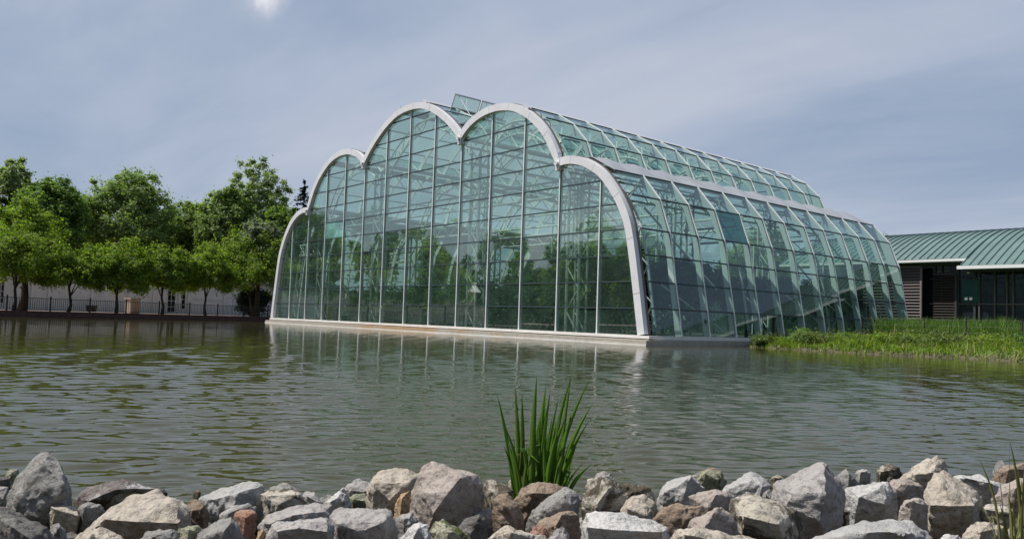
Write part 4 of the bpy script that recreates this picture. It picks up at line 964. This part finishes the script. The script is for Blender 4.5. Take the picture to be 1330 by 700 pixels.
def stone(poly, ridge, D, mat, label, seed, thick=0.75, group='riprap stones on the near shore', name='shore_stone', drop=True):
    rg = random.Random(seed); P = np.array(poly, float); c = P.mean(0)
    w = np.ptp(P[:, 0]) * D / F; h = np.ptp(P[:, 1]) * D / F; T = thick * (min(w, h) * 0.6 + max(w, h) * 0.4)
    pts = [at(x, y, D + rg.uniform(-0.08, 0.08) * T) for x, y in P]
    for (x, y) in (c + (P - c) * 0.80): pts.append(at(x, y, D + 0.38 * T))
    for (x, y) in (c + (P - c) * 0.55): pts.append(at(x, y, D + 0.62 * T))
    if ridge:
        for (x, y, f) in ridge: pts.append(at(x, y, D - f * 1.7 * T))
    else:
        for k in range(4):
            i = rg.randrange(len(P)); f = rg.uniform(0.3, 0.75); q = c + (P[i] - c) * f; pts.append(at(q[0], q[1] , D - rg.uniform(0.3, 0.8) * T))
    # foot of the stone reaches the ground below it
    cw = at(c[0], P[:, 1].max(), D); 
    base = np.array([cw[0], cw[1], min(near_z(D, c[0]), cw[2])])
    bm = bmesh.new()
    for p in pts: bm.verts.new(Vector(p - base))
    if drop and cw[2] > base[2] + 0.02:
        for (x, y) in P[P[:, 1] > c[1]]:
            q = at(c[0] + (x - c[0]) * 0.8, y, D) - base; bm.verts.new(Vector((q[0], q[1], -0.03)))
    r = bmesh.ops.convex_hull(bm, input=bm.verts)
    dead = [e for e in r['geom_interior'] + r['geom_unused'] if isinstance(e, bmesh.types.BMVert)]
    bmesh.ops.delete(bm, geom=list(set(dead)), context='VERTS')
    size = max(w, h)
    bmesh.ops.recalc_face_normals(bm, faces=bm.faces[:])
    bmesh.ops.triangulate(bm, faces=bm.faces[:])
    tgt = size / 24
    for it in range(6):
        es = [e for e in bm.edges if e.calc_length() > tgt]
        if not es or len(bm.verts) > 5000: break
        bmesh.ops.subdivide_edges(bm, edges=es, cuts=1); bmesh.ops.triangulate(bm, faces=[f for f in bm.faces if len(f.verts) > 3])
    for it in range(1): bmesh.ops.smooth_vert(bm, verts=bm.verts[:], factor=0.25, use_axis_x=True, use_axis_y=True, use_axis_z=True)
    bm.normal_update(); off = Vector((seed * 3.7, seed * 1.3, seed * 0.7))
    ns = [v.normal.copy() for v in bm.verts]
    for v, nn in zip(bm.verts, ns):
        q = v.co / size
        a = mnoise.fractal(q * 2.6 + off, 0.9, 2.1, 5) * 0.034 + mnoise.ridged_multi_fractal(q * 3.5 + off, 0.9, 2.0, 4, 1.0, 2.0) * -0.028 + 0.024 + mnoise.noise(q * 16 + off) * 0.010 + abs(mnoise.noise(q * 7 - off)) * -0.02
        v.co += nn * (a * size)
    me = bpy.data.meshes.new(name); bm.to_mesh(me); bm.free(); me.materials.append(M['stone_' + mat])
    me.polygons.foreach_set('use_smooth', [True] * len(me.polygons)); me.update()
    try: me.set_sharp_from_angle(angle=R(38))
    except Exception: pass
    o = bpy.data.objects.new(name, me); o.location = base; link(o); tag(o, label, 'stone', group); return o
STONES = [
 # outline in picture pixels, ridge points (x, y, push towards the camera), distance, stone kind, label
 ([(6,655),(7,646),(15,623),(32,605),(48,592),(53,584),(66,585),(77,595),(85,609),(88,627),(97,642),(89,659),(71,676),(48,678),(27,670)],[(20,655,.35),(55,600,.30),(84,630,.42),(48,672,.38),(70,650,.42)],2.70,'grey','tall upright grey boulder with rounded top, at the left end of the shore'),
 ([(5,622),(8,612),(14,608),(24,609),(28,620),(22,630),(8,630)],None,3.15,'mossy','little mossy stone peeping out left of the tall grey boulder'),
 ([(-14,620),(0,618),(14,621),(14,632),(0,636),(-14,634)],None,3.0,'dark','dark slab at the left picture edge, left of the tall grey boulder'),
 ([(-16,634),(0,631),(11,632),(9,652),(0,660),(-16,660)],None,2.85,'lilac','pale slab at the left edge under the dark slab'),
 ([(-30,660),(-2,655),(16,661),(28,666),(46,677),(61,685),(74,702),(76,745),(-30,745)],[(10,680,.4),(40,700,.5)],2.0,'dark','big dark stone in the bottom left corner'),
 ([(61,692),(68,681),(78,678),(86,688),(90,705),(84,722),(62,722)],None,2.12,'grey','small shaded grey stone right of the dark corner stone'),
 ([(88,668),(94,645),(113,631),(140,625),(158,618),(170,621),(190,628),(208,634),(195,648),(150,662),(115,684),(95,684)],[(115,650,.35),(150,636,.3),(180,634,.2)],2.95,'crusted','long dark rough slab with pale crust on its top edge'),
 ([(104,696),(112,684),(120,674),(137,660),(145,654),(165,642),(205,638),(228,645),(236,650),(249,662),(249,680),(236,694),(165,708),(130,702)],[(136,674,.45),(175,677,.5),(232,679,.42),(150,655,.1),(228,652,.15)],2.42,'beige','broad flat beige stone with shadowed brown front'),
 ([(88,704),(103,690),(115,685),(135,685),(148,690),(162,702),(166,735),(90,735)],None,1.92,'beige','rounded pale stone at the bottom edge below the broad flat beige one'),
 ([(238,662),(245,650),(255,647),(268,655),(273,668),(268,682),(244,684)],None,2.55,'brown','grey brown stone touching the right end of the broad flat beige one'),
 ([(258,650),(262,643),(285,631),(320,629),(333,625),(343,630),(347,655),(332,670),(295,674),(268,660)],[(275,648,.25),(310,640,.35),(330,634,.3),(335,655,.35),(300,662,.4)],2.80,'smooth','angular stone with a bleached white sloping top'),
 ([(285,668),(300,656),(322,653),(333,657),(331,674),(290,678)],None,2.40,'lilac','small flat pale stone above the red one'),
 ([(174,706),(190,690),(205,686),(225,686),(236,690),(240,706),(236,735),(176,735)],None,1.98,'grey','low speckled grey stone at the bottom edge, left of the rough one'),
 ([(226,700),(232,685),(245,681),(258,682),(268,692),(266,735),(228,735)],None,2.0,'mossy','rough greenish grey stone at the bottom edge between two grey ones'),
 ([(246,702),(262,684),(285,672),(300,671),(312,682),(317,702),(318,735),(248,735)],[(290,690,.5),(300,678,.35)],1.97,'grey','smooth faced grey stone left of the red stone'),
 ([(303,670),(312,661),(325,660),(334,666),(333,682),(331,702),(326,720),(312,720),(307,690)],[(318,672,.3)],2.17,'red','brick red stone with a flat lit top'),
 ([(330,703),(336,690),(343,687),(347,701),(345,716),(332,716)],None,2.02,'orange','small orange stone at the foot of the red one'),
 ([(338,642),(350,634),(365,633),(380,633),(392,641),(402,655),(388,672),(345,674)],None,2.72,'lichen','speckled stone behind the cracked lilac stones'),
 ([(386,648),(396,638),(407,638),(420,652),(412,666),(390,666)],None,2.82,'lilac','small two humped pale stone at the water, right of the speckled one'),
 ([(422,652),(435,641),(446,632),(450,640),(457,653),(452,668),(426,668)],None,3.0,'white','small pointed whitish stone standing at the water edge'),
 ([(450,646),(462,640),(474,641),(482,650),(476,662),(454,662)],None,3.1,'mossy','low wet olive stone left of the pale block with ochre patch'),
 ([(336,680),(345,668),(372,662),(380,654),(405,653),(432,655),(436,690),(338,696)],[(380,668,.35),(420,664,.3),(350,680,.3)],2.36,'lilac','long cracked lilac stone behind the two big lilac blocks'),
 ([(342,694),(350,678),(372,673),(395,671),(425,671),(434,682),(438,735),(342,735)],[(390,685,.5),(425,690,.5),(360,690,.45)],2.03,'lilac','rough lilac block at the bottom edge, right of the orange stone'),
 ([(426,670),(440,657),(480,656),(507,659),(513,666),(518,692),(513,735),(428,735)],[(440,680,.4),(500,676,.45),(470,690,.5)],2.14,'lilac','big flat topped lilac block with a straight upper edge'),
 ([(474,652),(478,632),(484,618),(497,609),(515,606),(530,608),(545,615),(547,660),(512,672),(478,668)],[(486,628,.35),(530,626,.35),(505,650,.45)],2.80,'beige','pale block behind the big peaked stone, lit on top'),
 ([(512,655),(520,642),(532,636),(540,650),(536,668),(516,670)],None,2.66,'orange','ochre stained stone between the pale block and the peaked stone'),
 ([(531,664),(530,640),(543,612),(550,602),(560,598),(576,604),(606,614),(622,617),(629,632),(632,645),(620,672),(590,671),(560,671),(545,670)],[(598,620,.42),(580,642,.52),(562,667,.50),(548,640,.34),(628,650,.02),(612,672,.05)],2.55,'pink','largest peaked stone with a lit left face and a dark brown right face'),
 ([(626,638),(632,623),(641,620),(655,627),(667,636),(666,656),(648,674),(630,668)],None,2.66,'lichen','mottled stone just right of the largest peaked stone'),
 ([(638,648),(645,640),(660,640),(672,652),(679,668),(682,684),(665,690),(648,682),(638,665)],[(655,655,.3),(668,675,.35)],2.46,'brown','reddish brown stone left of the iris foot'),
 ([(512,672),(522,667),(535,665),(544,676),(540,696),(516,700)],None,2.24,'lilac','small lilac stone under the left end of the peaked stone'),
 ([(514,702),(530,685),(545,677),(556,680),(562,702),(560,735),(514,735)],None,2.02,'white','pale grey stone at the bottom edge below the peaked stone'),
 ([(556,690),(564,676),(575,673),(590,682),(606,692),(616,702),(618,735),(560,735)],None,2.06,'mossy','knobbly greenish stone at the bottom edge below the peaked stone'),
 ([(592,684),(604,672),(624,666),(635,680),(634,704),(602,708)],None,2.26,'dark','dark stone in the shadow under the peaked stone'),
 ([(630,700),(643,688),(657,680),(680,687),(705,694),(717,706),(714,740),(632,740)],None,2.0,'beige','wide greenish beige stone at the bottom edge below the iris'),
 ([(664,650),(676,632),(690,626),(715,625),(733,631),(740,645),(720,666),(685,668),(668,660)],[(690,640,.35),(720,640,.3)],2.78,'brown','brown humped stone directly in front of the iris leaves'),
 ([(682,676),(690,663),(712,643),(733,632),(746,634),(756,648),(754,662),(730,672),(705,680)],[(732,645,.4),(708,662,.35),(740,656,.45)],2.52,'grey','grey wedge shaped stone leaning right in front of the iris'),
 ([(690,690),(702,675),(725,664),(745,661),(754,668),(756,690),(752,714),(735,716),(712,700)],[(730,668,.3),(722,682,.42)],2.27,'brown','brown wedge stone with one dark side, below the grey wedge'),
 ([(686,692),(695,682),(708,683),(714,692),(708,702),(692,702)],None,2.17,'red','small reddish stone tucked under the brown wedge'),
 ([(710,702),(722,686),(731,681),(738,691),(742,706),(738,735),(712,735)],None,2.04,'lilac','small pale pointed stone at the bottom edge under the brown wedge'),
 ([(754,662),(757,640),(760,620),(775,618),(795,622),(808,632),(818,645),(814,662),(785,668),(762,674)],[(790,634,.32),(775,655,.42),(800,650,.25)],2.62,'lichen','blocky speckled stone with dark right side, right of the iris'),
 ([(752,684),(758,664),(772,659),(800,662),(825,667),(850,676),(868,685),(870,702),(866,740),(754,740)],[(762,684,.35),(800,688,.45),(862,690,.4),(780,664,.1)],2.10,'white','big bright white slab at the bottom edge, with a flat sunlit top'),
 ([(804,642),(808,627),(825,627),(845,633),(852,648),(842,660),(815,660)],None,2.92,'lichen','low speckled stone at the water behind the white slab'),
 ([(806,662),(812,648),(822,643),(838,642),(852,652),(857,664),(846,676),(820,672)],None,2.56,'beige','round lichen dotted stone touching the white slab'),
 ([(852,650),(858,632),(872,621),(885,617),(898,615),(905,622),(916,635),(908,648),(895,660),(868,658)],[(897,620,.35),(888,644,.42),(862,640,.25)],2.95,'smooth','smooth pale wedge stone with a dark right face at the water'),
 ([(902,622),(912,612),(925,607),(936,611),(945,623),(936,638),(912,638)],None,3.32,'mossy','speckled greenish stone behind the smooth pale wedge'),
 ([(846,674),(858,660),(872,653),(890,655),(912,657),(919,668),(908,682),(885,688),(858,688)],[(885,660,.3),(890,675,.4)],2.40,'brown','brownish stone half shaded under the smooth pale wedge'),
 ([(932,640),(948,626),(965,614),(982,611),(992,619),(1002,630),(1000,652),(962,662),(938,655)],None,3.0,'smooth','smooth light grey stone left of the tall pale peak'),
 ([(893,644),(905,638),(930,634),(946,638),(954,646),(954,668),(938,684),(915,674),(900,662)],[(930,642,.35),(920,660,.42)],2.56,'pink','pinkish angular stone with a square shaded notch'),
 ([(944,668),(950,648),(965,641),(985,640),(1012,650),(1036,662),(1047,685),(1048,735),(990,735),(956,708)],[(985,655,.35),(1010,680,.5),(965,670,.4)],2.36,'lichen','large beige stone spotted with dark lichen'),
 ([(886,694),(896,678),(915,671),(928,658),(938,656),(952,672),(965,694),(958,712),(896,714)],None,2.17,'pink','speckled lilac stone sloping down left of the lichen stone'),
 ([(866,704),(876,688),(895,685),(930,689),(965,692),(987,702),(988,740),(868,740)],None,1.97,'beige','pale stone along the bottom edge right of the white slab'),
 ([(1002,642),(1003,627),(1015,620),(1030,617),(1045,610),(1057,600),(1068,597),(1077,601),(1084,615),(1093,628),(1100,645),(1099,674),(1090,692),(1060,696),(1032,686),(1010,664)],[(1072,606,.22),(1072,640,.46),(1066,678,.50),(1030,640,.38),(1020,655,.35)],2.66,'lilac','tallest pale peak shaped stone on the right half of the shore'),
 ([(988,650),(992,639),(999,635),(1007,641),(1012,656),(996,662)],None,2.78,'grey','little grey stone under the left shoulder of the tall pale peak'),
 ([(1082,626),(1090,613),(1100,608),(1108,618),(1120,631),(1108,642),(1086,640)],[(1103,615,.3),(1102,630,.4)],3.42,'grey','small grey peak at the water right of the tall pale peak'),
 ([(1092,646),(1097,631),(1112,630),(1125,634),(1140,628),(1154,624),(1164,640),(1167,658),(1150,674),(1120,684),(1098,680)],[(1115,645,.35),(1138,636,.25),(1150,655,.35)],2.90,'white','pale rounded stone between the tall peak and the beige dome'),
 ([(1044,704),(1058,694),(1090,688),(1110,680),(1135,674),(1160,673),(1185,676),(1205,686),(1215,700),(1217,740),(1044,740)],[(1130,690,.4),(1180,690,.42)],2.14,'smooth','wide smooth light grey stone at the bottom edge'),
 ([(1150,634),(1156,624),(1168,621),(1185,623),(1201,632),(1202,650),(1182,660),(1164,656)],None,3.02,'pink','squarish pinkish stone left of the beige dome'),
 ([(1166,664),(1174,649),(1186,645),(1197,647),(1206,656),(1206,678),(1186,682),(1168,674)],None,2.60,'pink','small pink veined stone above the wide smooth one'),
 ([(1164,626),(1178,612),(1187,603),(1203,597),(1217,592),(1228,596),(1233,610),(1236,620),(1226,634),(1185,636)],[(1218,596,.1),(1214,612,.38),(1190,616,.3)],3.34,'beige','sharp ridged beige stone rising behind the beige dome'),
 ([(1199,645),(1204,624),(1213,612),(1225,610),(1241,618),(1260,629),(1276,645),(1274,658),(1268,676),(1250,698),(1216,700),(1207,680)],[(1206,656,.36),(1235,657,.5),(1266,656,.42),(1222,630,.28),(1250,640,.3),(1212,690,.05),(1255,690,.05)],2.72,'beige','beige dome shaped stone with a dark undercut front'),
 ([(1232,622),(1248,615),(1275,617),(1297,626),(1312,635),(1294,652),(1262,648)],None,3.42,'white','low white slab at the water right of the ridged beige stone'),
 ([(1284,624),(1293,612),(1305,606),(1320,603),(1332,600),(1345,608),(1340,630),(1300,634)],None,3.52,'brown','dark brownish stone at the right edge by the water'),
 ([(1288,614),(1294,600),(1302,596),(1308,604),(1310,616),(1296,622)],None,3.9,'grey','small grey stone farthest out in the water at the right'),
 ([(1286,648),(1300,630),(1320,620),(1350,617),(1352,672),(1302,674)],None,3.02,'pink','large pinkish stone at the right edge behind the straw grass'),
 ([(1266,674),(1274,656),(1300,649),(1320,662),(1318,694),(1280,698)],None,2.72,'lichen','spotted stone under the right end of the beige dome'),
 ([(1243,704),(1255,685),(1270,675),(1287,675),(1306,684),(1313,704),(1310,740),(1245,740)],[(1275,690,.4)],2.30,'beige','rounded brown beige stone at the bottom edge by the straw grass'),
 ([(1214,704),(1224,694),(1245,693),(1252,704),(1250,730),(1216,730)],None,2.24,'white','small pale stone at the bottom edge right of the wide smooth one'),
 ([(1306,694),(1318,673),(1350,667),(1352,740),(1308,740)],None,2.42,'mossy','mossy stone in the bottom right corner under the straw grass'),
]
for i, (poly, ridge, D, mt, lab) in enumerate(STONES): stone(poly, ridge, D, mt, lab, 500 + i)
rgf = random.Random(44); FILL = ['grey', 'brown', 'lilac', 'beige', 'dark', 'lichen']
fill_n = 0
for k in range(150):                                           # small stones wedged below and between the big ones, and on past the picture edges
    px = -160 + k * 1650 / 149 + rgf.uniform(-14, 14); Ds = float(shore_D(px)); D = Ds + rgf.choice((0.12, -0.05, -0.25, -0.5, -0.8, -1.1, -1.4))
    hor = 392.5 + px * 0.0335; sz = rgf.choice((9, 13, 18, 26, 32)) * rgf.uniform(0.8, 1.2) * 2.6 / D
    z = near_z(D, px) + 0.02 + (rgf.uniform(0.0, 0.11) if D < Ds - 0.2 else 0.0); y = hor + (CAM[2] - z) * F / D - sz * 0.15
    poly = [(px + sz * math.cos(a) * rgf.uniform(0.8, 1.1), y + sz * 0.62 * math.sin(a) * rgf.uniform(0.8, 1.1)) for a in np.linspace(0, 2 * PI, 9)[:-1]]
    stone(poly, None, D, FILL[k % 6], 'small stone wedged in a gap between the larger shore stones', 900 + k, 0.9, 'small filler stones', 'filler_stone')

# ================================================================== IRIS AND STRAW GRASS
def blade_verts(base, tip, w, bow, side, n=9, fold=0.18, bend=None):
    """one sword leaf: folded strip from base to tip, bowed sideways, real thickness through its fold"""
    base = np.array(base); tip = np.array(tip); V = []; d = tip - base; L = np.linalg.norm(d)
    sd = np.array(side); sd = sd / np.linalg.norm(sd); fr = np.cross(d / L, sd)
    for k in range(n + 1):
        t = k / n; c = base + d * t + np.array(bow) * math.sin(PI * t * 0.5) ** 2 * (1 - t) * 1.6
        if bend is not None and t > bend[0]: c = c + np.array(bend[1]) * (t - bend[0]) / (1 - bend[0])
        ww = w * (0.75 + 0.5 * math.sin(PI * min(1, t * 1.1) * 0.6)) * (1 - max(0, (t - 0.55) / 0.45) ** 1.6) + 0.0004
        V += [c - sd * ww + fr * ww * fold, c + fr * ww * -fold, c + sd * ww + fr * ww * fold, c + fr * (ww * 0.16)]
    Fq = []
    for k in range(n):
        a = k * 4; b = a + 4
        for j in range(4): Fq.append((a + j, a + (j + 1) % 4, b + (j + 1) % 4, b + j))
    return V, Fq
rgi = random.Random(8)
IR = [ # base x, tip x, tip y, width px, kind
 (671,646,513,6,0),(676,669,499,6,0),(680,678,510,7,0),(688,697,489,8,0),(692,694,520,7,0),(697,709,500,9,0),(700,715,506,7,0),(704,725,518,5,0),
 (708,742,488,6,0),(712,767,490,6,0),(715,770,523,7,0),(718,765,546,6,0),(722,742,486,6,0),(726,755,558,6,0),(728,770,601,8,0),(684,703,536,7,0),(690,676,552,6,0),
 (702,735,541,7,0),(709,722,549,7,0),(695,686,545,6,0),(713,731,560,7,0),(705,700,553,8,0),(717,748,573,6,0),(686,692,570,7,0),(699,711,565,7,0),(720,735,578,6,0),
 (674,680,560,4,1),(681,676,574,3,1),(672,667,565,3,1),(711,706,575,7,0),(693,701,582,6,0),(724,752,590,5,0),(678,686,586,5,0),(707,716,590,6,0)]
for k in range(30):
    bx_ = rgi.uniform(672, 728); IR.append((bx_, bx_ + (bx_ - 700) * rgi.uniform(0.3, 1.1) + rgi.uniform(-14, 18), rgi.uniform(535, 600), rgi.uniform(4.5, 7.5), 0 if rgi.random() < 0.86 else 1))
ir = empty('iris_plant', tuple(at(700, 646, 3.1))); tag(ir, 'clump of green sword shaped iris leaves growing between the shore stones', 'iris'); IB = np.array(ir.location)
for (bx, tx, ty, wpx, kd) in IR:
    D0 = 3.1 + rgi.uniform(-0.09, 0.10); D1 = D0 + rgi.uniform(-0.10, 0.10)
    a = at(bx, 650, D0) - IB; b = at(tx, ty, D1) - IB; a[2] -= 0.04
    ang_ = rgi.uniform(-0.7, 0.7); sd = RT * math.cos(ang_) + FW * math.sin(ang_)
    lean = (tx - bx) / 1000.0
    bd = (rgi.uniform(0.55, 0.8), RT * rgi.uniform(-0.10, 0.12) + np.array((0, 0, -0.09))) if rgi.random() < 0.16 else None
    V, Fq = blade_verts(a, b, wpx * 0.5 * D0 / F * 0.78, np.array((0, 0, 1)) * abs(lean) * 0.55 - RT * lean * 0.8, sd, bend=bd)
    mb = MB(); mb.add(V, Fq); mb.build('leaf', M['iris_old'] if kd else M['iris'], ir, True)
sg = empty('straw_grass', tuple(at(1318, 705, 2.2))); tag(sg, 'tuft of yellowish dry grass blades at the right edge of the shore', 'grass tuft'); GBs = np.array(sg.location)
for (bx, tx, ty, wpx) in ((1312,1311,575,3),(1330,1312,574,3),(1304,1273,598,2.4),(1306,1296,606,2),(1318,1330,640,5),(1313,1322,628,4),(1322,1345,600,6),(1326,1333,592,5),(1310,1299,655,2.5),(1316,1309,640,3),(1308,1270,655,2),(1300,1271,652,2),(1320,1316,650,4),(1324,1338,660,5),(1328,1322,610,4),(1332,1345,640,6),(1296,1288,668,2.4),(1315,1340,672,3),(1319,1295,680,3),(1325,1302,690,3),(1334,1326,622,5),(1338,1352,600,6)):
    D0 = 2.2 + rgi.uniform(-0.08, 0.08); a = at(bx, 715, D0) - GBs; b = at(tx, ty, D0 + rgi.uniform(-0.12, 0.12)) - GBs; a[2] -= 0.05
    V, Fq = blade_verts(a, b, wpx * 0.5 * D0 / F, np.array((0, 0, 1)) * 0.02 - RT * (tx - bx) / 900, RT * math.cos(bx) + FW * 0.5)
    mb = MB(); mb.add(V, Fq); mb.build('blade', M['straw'] if wpx < 5.5 else M['weed'], sg, True)
